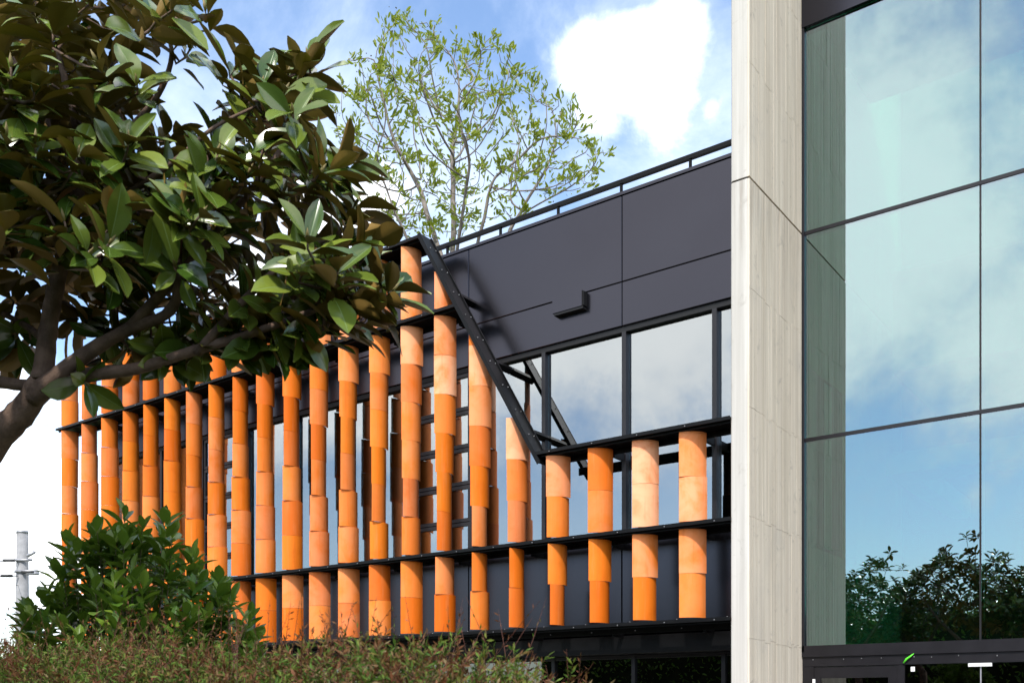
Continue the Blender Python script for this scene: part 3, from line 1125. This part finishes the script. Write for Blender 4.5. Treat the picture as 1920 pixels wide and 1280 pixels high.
def tree_tubes(N, parent, r_tip, expo=2.3, rmax=.2, sides=5):
    n = len(N)
    ch = [[] for _ in range(n)]
    for i, p_ in enumerate(parent):
        if p_ >= 0:
            ch[p_].append(i)
    rad = np.zeros(n)
    for i in range(n - 1, -1, -1):
        rad[i] = r_tip if not ch[i] else min(rmax, sum(rad[c] ** expo for c in ch[i]) ** (1 / expo))
    mb = MB()
    done = set()
    for i in range(n):
        p_ = parent[i]
        # start chains at children that are not the thickest child of their parent
        if p_ >= 0 and max(ch[p_], key=lambda c: rad[c]) == i and i != 0:
            continue
        chain = [i]
        while ch[chain[-1]]:
            chain.append(max(ch[chain[-1]], key=lambda c: rad[c]))
        pts = [N[c] for c in chain]
        rr = [rad[c] for c in chain]
        if p_ >= 0:
            pts = [N[p_]] + pts
            rr = [min(rad[p_], rr[0] * 1.15)] + rr
        if len(pts) >= 2:
            P = np.array(pts)
            if len(P) > 3:
                P[1:-1] = .25 * P[:-2] + .5 * P[1:-1] + .25 * P[2:]
            sd = 9 if rr[0] > .05 else (6 if rr[0] > .015 else 4)
            mb.tube(P, rr, sd)
    return mb, rad, ch


RZ = 19.6
rbase = at(858, 470, RZ)
rbase2 = at(888, 450, RZ + .3)
roof_z = H(6.4)
att = []
cc = at(872, 262, RZ)
kx = RZ / FPX
outline = [(625, 170), (660, 100), (700, 95), (730, 25), (790, 20), (850, 60), (900, 70), (945, 45), (965, 60), (960, 110), (990, 130), (1040, 150),
           (1075, 200), (1110, 230), (1150, 310), (1100, 360), (1000, 400), (880, 430), (760, 450), (700, 440), (690, 370), (640, 290), (622, 230)]


def inside(px, py, poly):
    c_ = False
    j = len(poly) - 1
    for i in range(len(poly)):
        xi, yi = poly[i]
        xj, yj = poly[j]
        if (yi > py) != (yj > py) and px < (xj - xi) * (py - yi) / (yj - yi + 1e-9) + xi:
            c_ = not c_
        j = i
    return c_


def edge_dist(px, py, poly):
    best = 1e9
    for i in range(len(poly)):
        a_ = Vector(poly[i])
        b_ = Vector(poly[(i + 1) % len(poly)])
        p_ = Vector((px, py))
        t_ = max(0, min(1, (p_ - a_).dot(b_ - a_) / max(1e-6, (b_ - a_).length_squared)))
        best = min(best, (a_ + (b_ - a_) * t_ - p_).length)
    return best


while len(att) < 1000:
    px, py = random.uniform(600, 1170), random.uniform(0, 450)
    if not inside(px, py, outline):
        continue
    e = edge_dist(px, py, outline)
    depth = math.sqrt(max(0.02, 1 - (1 - min(1, e / 200)) ** 2)) * 2.3
    att.append(at(px, py, RZ + random.uniform(-1, 1) * depth))
sd0 = [(rbase.x, rbase.y, roof_z)]
zz = roof_z
for k in range(1, 9):
    f_ = k / 8
    q = Vector((rbase.x, rbase.y, roof_z)).lerp(at(850, 430, RZ), f_)
    sd0.append((q.x + .03 * math.sin(k), q.y, q.z))
N, par = colonise(sd0, att, .16, 2.6, .26, 260, Vector((0, 0, .15)),
                   [(3, at(925, 330, RZ - .5)), (5, at(780, 330, RZ + .6)), (4, at(850, 300, RZ + .3)), (3, at(740, 400, RZ - .8)), (3, at(985, 380, RZ + .7)), (6, at(880, 310, RZ - .9))])
tb, rad, ch = tree_tubes(N, par, .0075, 2.2, .13)
rt = thing('roof_tree', 'airy light green tree with bare grey branches rising behind the roof railing', 'tree', (rbase.x, rbase.y, roof_z))
child(rt, tb, 'trunk', 'bark_grey')
# leaves: kites with a fold
lv = [(0, 0, 0), (.28, .15, .05), (.72, .16, .04), (1, 0, -.05), (.72, -.16, .04), (.28, -.15, .05)]
lf = [(0, 3, 2, 1), (0, 5, 4, 3)]
mats_ = []
tips = [i for i in range(len(N)) if rad[i] < .0140]
for i in tips:
    endn = not ch[i]
    if not endn and random.random() < .45:
        continue
    p_ = N[par[i]] if par[i] >= 0 else N[i] - np.array((0, 0, .1))
    d0 = Vector(N[i] - p_)
    if d0.length < 1e-6:
        d0 = Vector((0, 0, 1))
    d0.normalize()
    for k in range((random.choice((2, 5, 10, 16, 24))) if endn else random.randint(1, 5)):
        d_ = (d0 * random.uniform(.3, 1) + Vector((random.gauss(0, .55), random.gauss(0, .55), random.uniform(.1, .9)))).normalized()
        nrm = d_.cross(Vector((random.gauss(0, 1), random.gauss(0, 1), random.gauss(0, 1)))).normalized()
        y_ = nrm.cross(d_)
        s_ = random.uniform(.10, .17)
        o_ = Vector(N[i]) + Vector((random.gauss(0, .06), random.gauss(0, .06), random.gauss(0, .06)))
        mats_.append([[d_.x * s_, y_.x * s_, nrm.x * s_, o_.x], [d_.y * s_, y_.y * s_, nrm.y * s_, o_.y], [d_.z * s_, y_.z * s_, nrm.z * s_, o_.z]])
me = scatter_mesh('crown', lv, lf, [0] * 2, mats_, ['rooftree_leaf'], False)
cr = link('crown', me, rt)
cr.location = -rt.location
cr['kind'] = 'stuff'
n_roof = len(mats_)
# small dark berries
bv = [(0, 0, 1), (1, 0, 0), (0, 1, 0), (-1, 0, 0), (0, -1, 0), (0, 0, -1)]
bf = [(0, 1, 2), (0, 2, 3), (0, 3, 4), (0, 4, 1), (5, 2, 1), (5, 3, 2), (5, 4, 3), (5, 1, 4)]
mats_ = []
for i in random.sample(tips, 45):
    for k in range(random.randint(5, 14)):
        o_ = Vector(N[i]) + Vector((random.gauss(0, .09), random.gauss(0, .09), random.gauss(0, .11)))
        s_ = random.uniform(.012, .018)
        mats_.append([[s_, 0, 0, o_.x], [0, s_, 0, o_.y], [0, 0, s_, o_.z]])
me = scatter_mesh('berries', bv, bf, [0] * 8, mats_, ['twig_green'], True)
bo = link('berries', me, rt)
bo.location = -rt.location
bo['kind'] = 'stuff'

# ================================================================== MAGNOLIA
def leaf_template(width, nseg, fold, curl, wave=0.0, peak=.55, tip=1.0):
    """two-sided leaf along +x (length 1): green upper skin, pale rib, rusty lower skin"""
    S = (-1, -.55, -.045, .045, .55, 1)
    vs, fs, ms = [], [], []
    for side in (0, 1):
        for i in range(nseg + 1):
            t_ = i / nseg
            w = width * .5 * (math.sin(math.pi * min(1, t_ ** (math.log(.5) / math.log(peak)))) ** .72)
            w = max(w, .012)
            for s in S:
                z = fold * abs(s) * w * 1.0 - curl * t_ * t_ + wave * math.sin(7 * t_ + 1.3 * s) * abs(s) * .5
                vs.append((t_, s * w, z - side * .006))
    nn = len(S)
    off = (nseg + 1) * nn
    for i in range(nseg):
        for j in range(nn - 1):
            a_ = i * nn + j
            fs.append((a_, a_ + nn, a_ + nn + 1, a_ + 1))
            ms.append(1 if j == 2 else 0)
            b_ = a_ + off
            fs.append((b_, b_ + 1, b_ + nn + 1, b_ + nn))
            ms.append(2)
    return vs, fs, ms


MAG_T = [leaf_template(.36, 6, .8, .05, .05, .5), leaf_template(.48, 6, .3, .34, .045), leaf_template(.50, 6, .35, .10, .02), leaf_template(.45, 6, .55, -.06, .03), leaf_template(.53, 6, .20, .22, .03), leaf_template(.43, 6, .65, .16, .02, .6)]
# flip normal so that the upper skin looks along +z
MAG_MATS = ['magnolia_top', 'magnolia_rib', 'magnolia_under']

SK = []      # skeleton polylines: (px,py,Z,r)
SK.append([(-150, 1010, 4.55, .085), (-60, 895, 4.42, .074), (0, 815, 4.32, .064), (45, 768, 4.26, .058), (80, 715, 4.2, .052)])
SK.append([(80, 715, 4.2, .050), (88, 640, 4.2, .040), (100, 560, 4.16, .035), (118, 480, 4.12, .030), (138, 400, 4.1, .028), (150, 320, 4.06, .023), (140, 220, 4.0, .017), (110, 100, 4.0, .011), (100, -30, 4.0, .008)])
SK.append([(62, 745, 4.22, .048), (110, 705, 4.15, .039), (170, 658, 4.1, .031), (240, 618, 4.05, .026), (310, 590, 4.0, .021), (335, 545, 3.95, .021), (333, 480, 3.9, .016), (340, 400, 3.8, .011)])
SK.append([(95, 725, 4.2, .034), (170, 702, 4.12, .030), (260, 690, 4.06, .025), (370, 655, 4.0, .020), (480, 622, 3.95, .016), (580, 585, 3.92, .012), (650, 558, 3.9, .009), (712, 538, 3.9, .006)])
SK.append([(300, 640, 4.3, .018), (400, 640, 4.3, .016), (500, 660, 4.3, .010), (560, 665, 4.3, .006)])
SK.append([(-90, 700, 4.4, .028), (0, 716, 4.32, .027), (60, 722, 4.3, .025), (130, 712, 4.3, .018)])
SK.append([(-80, 420, 4.7, .03), (0, 372, 4.5, .024), (90, 345, 4.4, .021), (170, 300, 4.3, .018), (250, 235, 4.2, .015), (298, 175, 4.12, .012), (322, 105, 4.05, .010), (308, 40, 4.0, .007), (300, -50, 4.0, .005)])
SK.append([(-60, 395, 4.6, .022), (0, 330, 4.5, .019), (45, 265, 4.4, .016), (75, 205, 4.3, .012), (82, 150, 4.25, .008)])
SK.append([(240, 618, 4.05, .024), (330, 520, 3.95, .018), (420, 420, 3.9, .014), (490, 330, 3.9, .011), (545, 250, 3.92, .009), (580, 160, 3.95, .006), (578, 115, 3.95, .005)])
SK.append([(370, 662, 4.0, .02), (460, 560, 3.9, .015), (550, 480, 3.85, .012), (630, 440, 3.85, .009), (690, 395, 3.85, .006)])
SK.append([(490, 330, 3.9, .008), (570, 325, 3.95, .007), (645, 285, 4.0, .005)])
SK.append([(550, 480, 3.85, .009), (630, 490, 3.85, .007), (690, 470, 3.85, .005)])
SK.append([(138, 400, 4.1, .02), (240, 360, 3.95, .014), (330, 300, 3.85, .010), (400, 240, 3.85, .007), (480, 200, 3.9, .005)])
SK.append([(150, 320, 4.06, .016), (60, 180, 4.3, .011), (0, 60, 4.4, .008)])
SK.append([(-80, 420, 4.7, .022), (-250, 330, 4.8, .016), (-400, 200, 4.9, .009)])
SK.append([(-60, 895, 4.42, .05), (-200, 700, 4.7, .04), (-330, 520, 4.9, .028), (-420, 350, 5.0, .015)])
SK.append([(88, 640, 4.2, .02), (30, 600, 4.5, .014), (-60, 560, 4.8, .01)])

CROWN = [(-480, -60), (330, -90), (400, 5), (370, 80), (320, 125), (330, 175), (365, 230), (400, 130), (455, 80), (530, 45), (585, 45), (655, 85), (625, 190), (640, 235),
         (700, 300), (700, 370), (715, 430), (755, 500), (765, 555), (720, 610), (680, 630), (600, 635), (555, 695), (470, 700), (430, 640), (380, 700), (250, 705),
         (215, 640), (150, 600), (120, 560), (40, 560), (-480, 640)]
EXTRA_W = [(735, 545, 3.9), (620, 600, 3.95), (565, 615, 4.0), (690, 590, 3.92), (520, 630, 4.0), (440, 632, 4.05), (655, 560, 3.9), (600, 560, 3.9), (540, 585, 3.9), (470, 600, 4.0), (390, 650, 4.1), (330, 660, 4.15),
           (20, 560, 4.6), (75, 585, 4.6), (135, 600, 4.5), (175, 585, 4.4), (30, 500, 4.5), (110, 530, 4.6), (50, 650, 4.6), (205, 630, 4.5), (270, 635, 4.4), (-20, 610, 4.7), (230, 560, 4.4), (290, 560, 4.3), (10, 440, 4.5),
           (578, 112, 3.95), (490, 165, 3.9), (655, 285, 4.0), (665, 385, 3.85), (690, 462, 3.85), (712, 530, 3.9), (680, 565, 3.9), (640, 580, 4.1),
           (520, 625, 4.1), (475, 635, 4.2), (160, 718, 4.1), (385, 20, 4.0), (355, 95, 4.05), (310, 660, 4.1), (30, 630, 4.5), (10, 655, 4.6),
           (250, 670, 4.2), (400, 620, 4.1), (350, 655, 4.2), (220, 270, 3.8), (400, 310, 3.75), (330, 500, 3.8), (555, 165, 3.95), (530, 230, 3.9), (440, 130, 3.95)]


def build_magnolia(root, seed, xform, single):
    rd = random.Random(seed)
    mb = MB()
    nodes = []
    for pl in SK:
        P = [at(a_, b_, c_) for a_, b_, c_, r_ in pl]
        rr = [r_ for *_, r_ in pl]
        Q, RR = [], []
        for i in range(len(P) - 1):
            p0, p1, p2, p3 = P[max(i - 1, 0)], P[i], P[i + 1], P[min(i + 2, len(P) - 1)]
            for k_ in range(5):
                t_ = k_ / 5
                q = .5 * ((2 * p1) + (p2 - p0) * t_ + (2 * p0 - 5 * p1 + 4 * p2 - p3) * t_ ** 2 + (3 * p1 - p0 - 3 * p2 + p3) * t_ ** 3)
                Q.append(q)
                RR.append((rr[i] * (1 - t_) + rr[i + 1] * t_) * (1 + rd.uniform(-.07, .07)))
        Q.append(P[-1])
        RR.append(rr[-1])
        mb.tube([xform @ q for q in Q], RR, 10)
        nodes += [(q, r_) for q, r_ in zip(Q, RR)]
    # trunk to the ground
    b0 = at(-150, 1010, 4.55)
    mb.tube([xform @ q for q in (Vector((b0.x - .15, b0.y - .05, 0.02)), Vector((b0.x - .12, b0.y - .05, .6)), Vector((b0.x - .06, b0.y - .02, 1.6)), b0, at(-60, 895, 4.42))],
            [.14, .11, .095, .088, .08], 12)
    NP = np.array([q for q, _ in nodes])
    wh = list(EXTRA_W)
    tries = 0
    grid = {}
    while tries < 14000 and len(wh) < 400:
        tries += 1
        px, py = rd.uniform(-470, 800), rd.uniform(-90, 700)
        if not inside(px, py, CROWN):
            continue
        if edge_dist(px, py, CROWN) < (58 if px > 250 and py < 330 else (58 if py > 500 else 46)):
            continue
        # thinner where the photo lets the sky through
        if px < 150 and 580 < py and rd.random() < .6:
            continue
        if px < 0 and rd.random() < .45:
            continue
        Z = rd.choice((rd.uniform(3.55, 4.1), rd.uniform(4.0, 4.5), rd.uniform(4.4, 5.3)))
        if px > 430 and py > 590:
            continue
        if px < 400 and py > 500 and (Z < 4.15 or rd.random() < .2):
            continue
        q = at(px, py, Z)
        key = tuple(int(c_ // .14) for c_ in q)
        if key in grid:
            continue
        grid[key] = 1
        wh.append((px, py, Z))
    cen = at(180, 560, 4.5)
    items = []
    tw = MB()
    bd = MB()
    nodes = list(nodes)
    wh.sort(key=lambda w: float(np.linalg.norm(NP - np.array(at(*w)), axis=1).min()))
    for (px, py, Z) in wh:
        q = at(px, py, Z)
        d2 = np.linalg.norm(NP - np.array(q), axis=1)
        i = int(d2.argmin())
        base_, rb_ = nodes[i]
        if d2[i] > 1.6:
            continue
        ax = (q - cen).normalized() * .8 + Vector((rd.gauss(0, .35), rd.gauss(0, .35), .75 + rd.gauss(0, .35)))
        if py > 600:
            ax.z -= .5
        ax.normalize()
        mid = base_.lerp(q, .55) - ax * .05 + Vector((rd.gauss(0, .02), rd.gauss(0, .02), rd.gauss(0, .02)))
        tw.tube([xform @ v for v in (base_, mid, q - ax * .03, q)], [min(rb_, .008), .006, .0048, .004], 5)
        bd.tube([xform @ v for v in (q, q + ax * .02, q + ax * .045)], [.005, .0075, .001], 6)
        nodes += [(mid, .0055), (q - ax * .05, .0048)]
        NP = np.vstack([NP, np.array([mid, q - ax * .05])])
        a1_ = ax.orthogonal().normalized()
        a2_ = ax.cross(a1_)
        nl = rd.randint(6, 9)
        ph = rd.uniform(0, 6.28)
        for k_ in range(nl):
            th = ph + k_ * 2.4
            po = R(rd.uniform(32, 62) + 32 * k_ / nl)
            rdv = a1_ * math.cos(th) + a2_ * math.sin(th)
            d_ = ax * math.cos(po) + rdv * math.sin(po)
            d_ = (d_ + Vector((0, 0, -.16)) + Vector((rd.gauss(0, .1), rd.gauss(0, .1), rd.gauss(0, .1)))).normalized()
            nrm = ax - d_ * ax.dot(d_)
            nrm = (nrm.normalized() + Vector((rd.gauss(0, .2), rd.gauss(0, .2), rd.gauss(0, .2)))).normalized()
            y_ = nrm.cross(d_).normalized()
            nrm = d_.cross(y_)
            s_ = rd.uniform(.12, .205)
            o_ = q - ax * (.012 * k_) + d_ * .012
            Mx = Matrix(((d_.x * s_, y_.x * s_, nrm.x * s_, o_.x), (d_.y * s_, y_.y * s_, nrm.y * s_, o_.y), (d_.z * s_, y_.z * s_, nrm.z * s_, o_.z), (0, 0, 0, 1)))
            items.append((px, py, Z, rd.randrange(len(MAG_T)), xform @ Mx))
    child(root, mb, 'trunk', 'bark_magnolia')
    tag(child(root, tw, 'twigs', 'bark_magnolia'), kind='stuff')
    tag(child(root, bd, 'buds', 'bud'), kind='stuff')
    picked = set()
    if single:
        order = sorted((i for i, it in enumerate(items) if -40 < it[0] < 900 and -20 < it[1] < 800), key=lambda i: items[i][2])
        picked = set(order[:300])
        tm = []
        for vs, fs, ms in MAG_T:
            mbt = MB()
            mbt.v, mbt.f, mbt.m, mbt.s = vs, fs, ms, [True] * len(fs)
            tm.append(mbt.mesh('leaf', MAG_MATS))
        inv = Matrix.Translation(-root.location)
        for i in sorted(picked):
            _, _, _, ti, Mx = items[i]
            ob = link('leaf', tm[ti], root)
            ob.matrix_local = inv @ Mx
    allm = [[] for _ in MAG_T]
    for i, it in enumerate(items):
        if i not in picked:
            allm[it[3]].append([list(r_)[:4] for r_ in list(it[4])[:3]])
    mes = [scatter_mesh('foliage', *MAG_T[k_], allm[k_], MAG_MATS) for k_ in range(len(MAG_T)) if allm[k_]]
    bm = bmesh.new()
    for me_ in mes:
        bm.from_mesh(me_)
    me_ = bpy.data.meshes.new('foliage')
    bm.to_mesh(me_)
    bm.free()
    for mm in MAG_MATS:
        me_.materials.append(MATS[mm])
    fo = link('foliage', me_, root)
    fo.location = -root.location
    fo['kind'] = 'stuff'
    return len(items)


b0 = at(-150, 1010, 4.55)
mroot = thing('magnolia_tree', 'large magnolia with glossy green leaves and rusty undersides filling upper left', 'tree', (b0.x - .15, b0.y - .05, 0.0))
n_mag = build_magnolia(mroot, 21, Matrix.Identity(4), True)
x2 = Matrix.Translation(Vector((-7.35, 1.9, 0))) @ Matrix.Rotation(R(200), 4, 'Z') @ Matrix.Translation(-mroot.location)
m2 = thing('magnolia_tree', 'dark magnolia seen only as leaf silhouettes mirrored in glass front', 'tree', (-7.35, 1.9, 0))
build_magnolia(m2, 22, x2, False)
for (qx, qy, rz, sd, lb) in ((-6.0, 1.3, 215, 23, 'magnolia mirrored left of the joint in the glass front'), (-9.4, 1.0, 205, 24, 'magnolia mirrored beside the blade wall in the glass front'),):
    m3 = thing('magnolia_tree', lb, 'tree', (qx, qy, 0))
    build_magnolia(m3, sd, Matrix.Translation(Vector((qx, qy, 0))) @ Matrix.Rotation(R(rz), 4, 'Z') @ Matrix.Translation(-mroot.location), False)

# ================================================================== BUSH
BZ = 5.3
bc = at(262, HOR, BZ)
bush = thing('laurel_bush', 'rounded dark green broad-leaved bush in front of the orange tiles', 'bush', (bc.x, bc.y, .1))
BT = []
for w_, fo_, cu_ in ((.46, .35, .12), (.52, .2, .2), (.42, .5, -.05)):
    vs, fs, ms = leaf_template(w_, 5, fo_, cu_, .015, .55)
    h_ = len(vs) // 2
    nf = [f for f, m_ in zip(fs, ms) if m_ != 2]
    nm = [0 for m_ in ms if m_ != 2]
    BT.append((vs[:h_], nf, nm))
rd = random.Random(5)
BOUT = [(25, 1180), (30, 1130), (75, 1105), (60, 1060), (110, 1040), (110, 1000), (165, 980), (190, 945), (235, 940), (262, 960), (300, 945), (345, 955), (350, 1000),
        (385, 1050), (425, 1050), (435, 1100), (470, 1120), (500, 1180), (500, 1330), (25, 1330)]
stems = MB()
items = []
for k in range(300):
    while True:
        px, py = rd.uniform(20, 500), rd.uniform(940, 1290)
        if inside(px, py, BOUT) and edge_dist(px, py, BOUT) > 14:
            break
    e = min(1, edge_dist(px, py, BOUT) / 120)
    q = at(px, py, BZ + rd.uniform(-1, 1) * (.12 + .5 * e))
    o_ = Vector((bc.x + rd.gauss(0, .1), bc.y + rd.gauss(0, .1), .1))
    mid = o_.lerp(q, .6) + Vector((0, 0, -.12))
    pts = [o_, o_.lerp(mid, .5) + Vector((rd.gauss(0, .03), rd.gauss(0, .03), 0)), mid, mid.lerp(q, .5) + Vector((0, 0, .01)), q]
    if k < 170:
        stems.tube(pts, [.009, .007, .005, .0035, .002], 5)
    ax = ((q - mid).normalized() + Vector((0, 0, .35))).normalized()
    a1_ = ax.orthogonal().normalized()
    a2_ = ax.cross(a1_)
    ph = rd.uniform(0, 6.28)
    for j in range(8):
        th = ph + j * 2.4
        po = R(25 + 7.5 * j + rd.uniform(-8, 8))
        rv = a1_ * math.cos(th) + a2_ * math.sin(th)
        d_ = (ax * math.cos(po) + rv * math.sin(po) + Vector((0, 0, .05 - .03 * j))).normalized()
        nrm = ax - d_ * ax.dot(d_)
        nrm = (nrm.normalized() + Vector((rd.gauss(0, .2), rd.gauss(0, .2), rd.gauss(0, .2) + .3))).normalized()
        y_ = nrm.cross(d_).normalized()
        nrm = d_.cross(y_)
        s_ = rd.uniform(.095, .150) * (.75 if j < 2 else 1)
        p_ = q - ax * (.022 * j)
        Mx = Matrix(((d_.x * s_, y_.x * s_, nrm.x * s_, p_.x), (d_.y * s_, y_.y * s_, nrm.y * s_, p_.y), (d_.z * s_, y_.z * s_, nrm.z * s_, p_.z), (0, 0, 0, 1)))
        items.append(((p_ - CAM).dot(FWD), rd.randrange(3), Mx, py))
child(bush, stems, 'stems', 'twig_green')['kind'] = 'stuff'
order = sorted((i for i in range(len(items)) if items[i][3] < 1190), key=lambda i: items[i][0])
picked = set(order[:300])
tm = []
for vs, fs, ms in BT:
    mbt = MB()
    mbt.v, mbt.f, mbt.m, mbt.s = vs, fs, ms, [True] * len(fs)
    tm.append(mbt.mesh('leaf', 'bush_leaf'))
inv = Matrix.Translation(-bush.location)
allm = [[], [], []]
for i, (dz, ti, Mx, py) in enumerate(items):
    if i in picked:
        ob = link('leaf', tm[ti], bush)
        ob.matrix_local = inv @ Mx
    else:
        allm[ti].append([list(r_) for r_ in list(Mx)[:3]])
bm = bmesh.new()
for k in range(3):
    me_ = scatter_mesh('foliage', *BT[k], allm[k], ['bush_leaf'])
    bm.from_mesh(me_)
me_ = bpy.data.meshes.new('foliage')
bm.to_mesh(me_)
bm.free()
me_.materials.append(MATS['bush_leaf'])
fo = link('foliage', me_, bush)
fo.location = -bush.location
fo['kind'] = 'stuff'

# ================================================================== FOREGROUND HEDGE
hedge = thing('clipped_hedge', 'low fine-leaved hedge, red-brown and green, along the bottom edge', 'hedge', (-3.4, 1.75, .1))
HX0, HX1, HY0, HY1 = -6.2, -1.02, 1.45, 2.25


def hedge_top(x_, y_):
    # height of the clipped surface, read against the horizon
    base_h = EYE + .15 + .045 * max(0, min(4, (-x_ - 1.2)))
    edge = min(1, max(0, (HX1 - x_) / .55))
    ey = min(1, max(0, (y_ - HY0 + .05) / .25)) * min(1, max(0, (HY1 + .05 - y_) / .25))
    return base_h - .35 * (1 - edge) ** 2 - .12 * (1 - ey) + .022 * math.sin(5.1 * x_ + 2 * y_) + .016 * math.sin(13 * x_ - 3 * y_)


rd = random.Random(9)
st = MB()
lm, lr = [], []
LV = [(0, 0, 0), (.5, .125, .04), (1, 0, 0), (.5, -.125, .04)]
LF = [(0, 1, 2), (0, 2, 3)]


def sprig(p_, ax, ln, nleaf, lsz, red=.25):
    tgt = lr if rd.random() < red else lm
    bend = Vector((rd.gauss(0, .12), rd.gauss(0, .12), rd.gauss(0, .05))) * ln
    mid = p_ + ax * ln * .5 + bend * .4
    tip_ = p_ + ax * ln + bend
    st.tube([p_, mid, tip_], [.0011, .0009, .0004], 3, cap=False)
    for j in range(nleaf):
        t_ = .12 + .88 * j / nleaf
        o_ = (p_.lerp(mid, t_ * 2) if t_ < .5 else mid.lerp(tip_, t_ * 2 - 1))
        d_ = (ax * rd.uniform(.4, 1.1) + Vector((rd.gauss(0, .6), rd.gauss(0, .6), rd.gauss(0, .5)))).normalized()
        nrm = d_.orthogonal().normalized()
        nrm.rotate(Matrix.Rotation(rd.uniform(0, 6.28), 3, d_))
        y_ = nrm.cross(d_)
        s_ = lsz * rd.uniform(.7, 1.35)
        tgt.append([[d_.x * s_, y_.x * s_, nrm.x * s_, o_.x], [d_.y * s_, y_.y * s_, nrm.y * s_, o_.y], [d_.z * s_, y_.z * s_, nrm.z * s_, o_.z]])


for k in range(6500):
    x_ = HX1 - (HX1 - HX0) * rd.random() ** 1.25
    y_ = rd.uniform(HY0, HY1)
    zt_ = hedge_top(x_, y_)
    lo = rd.uniform(.0, .22) if rd.random() < .75 else rd.uniform(.2, 1.3)
    if lo > .25:      # sides
        y_ = HY0 + rd.uniform(-.04, .06)
    p_ = Vector((x_, y_, zt_ - .12 - lo))
    ax = Vector((rd.gauss(0, .7), rd.gauss(-.05, .7), 1)).normalized()
    if lo > .25:
        ax = Vector((rd.gauss(0, .35), -.8, .5)).normalized()
    if x_ > HX1 - .3:
        ax = (ax + Vector((.5, 0, 0))).normalized()
    sprig(p_, ax, rd.uniform(.09, .17), rd.randint(26, 38), .021, .30 if lo < .07 else .07)
# long shoots standing out of the clipped top
for k in range(150):
    x_ = rd.uniform(-3.6, HX1 - .02)
    y_ = rd.uniform(HY0, HY1)
    p_ = Vector((x_, y_, hedge_top(x_, y_) - .08))
    ax = Vector((rd.gauss(.25, .4), rd.gauss(0, .3), 1)).normalized()
    sprig(p_, ax, rd.uniform(.12, .22), rd.randint(6, 11), .015, .85)
for k in range(16):
    x_ = HX1 - rd.uniform(.0, .12)
    y_ = rd.uniform(HY0, HY1)
    p_ = Vector((x_, y_, hedge_top(x_, y_) - .05))
    ax = Vector((1, rd.gauss(0, .3), rd.uniform(.25, .9))).normalized()
    sprig(p_, ax, rd.uniform(.12, .2), rd.randint(6, 11), .015, .85)
child(hedge, st, 'stems', 'hedge_stem')['kind'] = 'stuff'
me = scatter_mesh('red_tips', LV, LF, [0, 0], lr, ['hedge_red'], False)
fo = link('red_tips', me, hedge)
fo.location = -hedge.location
fo['kind'] = 'stuff'
me = scatter_mesh('foliage', LV, LF, [0, 0], lm, ['hedge_leaf'], False)
fo = link('foliage', me, hedge)
fo.location = -hedge.location
fo['kind'] = 'stuff'
# dark inner mass so that no light passes through
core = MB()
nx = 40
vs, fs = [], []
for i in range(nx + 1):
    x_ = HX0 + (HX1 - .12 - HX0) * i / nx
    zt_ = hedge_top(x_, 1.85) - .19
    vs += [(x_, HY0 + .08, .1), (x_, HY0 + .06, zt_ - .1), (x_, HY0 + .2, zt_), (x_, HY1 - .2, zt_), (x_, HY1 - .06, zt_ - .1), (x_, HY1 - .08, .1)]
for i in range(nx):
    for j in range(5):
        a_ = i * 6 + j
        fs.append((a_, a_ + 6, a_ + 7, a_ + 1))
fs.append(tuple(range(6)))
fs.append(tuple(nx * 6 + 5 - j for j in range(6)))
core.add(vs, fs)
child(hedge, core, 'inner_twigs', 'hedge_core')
# ================================================================== TALL HEDGE ACROSS THE PATH (seen mirrored in the ground-floor glass)
th_ = thing('tall_hedge', 'tall dark clipped hedge mirrored in the black ground-floor glass', 'hedge', (-3, -4.6, 0))
rd = random.Random(31)
core = MB()
vs, fs = [], []
for i in range(41):
    x_ = -20 + 28 * i / 40
    zt_ = EYE + 2.6 + .12 * math.sin(x_ * 1.7) + rd.uniform(-.05, .05)
    vs += [(x_, -4.1, 0), (x_, -4.15, zt_ - .2), (x_, -4.4, zt_), (x_, -4.9, zt_), (x_, -5.1, zt_ - .2), (x_, -5.1, 0)]
for i in range(40):
    for j in range(5):
        a_ = i * 6 + j
        fs.append((a_, a_ + 1, a_ + 7, a_ + 6))
fs += [tuple(range(5, -1, -1)), tuple(240 + j for j in range(6))]
core.add(vs, fs)
child(th_, core, 'inner_twigs', 'hedge_core')
allm = []
for k in range(9000):
    x_ = rd.uniform(-20.1, 8.1)
    top = EYE + 2.6 + .12 * math.sin(x_ * 1.7)
    if rd.random() < .45:
        p_ = Vector((x_, rd.uniform(-5, -4.1), top + rd.gauss(.05, .1)))
    else:
        p_ = Vector((x_, -4.1 + rd.uniform(-.05, .12), rd.uniform(0.1, top)))
    d_ = Vector((rd.gauss(0, .6), rd.gauss(.3, .5), rd.gauss(.5, .5))).normalized()
    nrm = d_.cross(Vector((rd.gauss(0, 1), rd.gauss(0, 1), rd.gauss(0, 1)))).normalized()
    y_ = nrm.cross(d_)
    s_ = rd.uniform(.10, .2)
    allm.append([[d_.x * s_, y_.x * s_, nrm.x * s_, p_.x], [d_.y * s_, y_.y * s_, nrm.y * s_, p_.y], [d_.z * s_, y_.z * s_, nrm.z * s_, p_.z]])
me_ = scatter_mesh('foliage', *BT[0], allm, ['bush_leaf'])
fo = link('foliage', me_, th_)
fo.location = -th_.location
fo['kind'] = 'stuff'
print('leaves', n_roof, n_mag, len(lm))
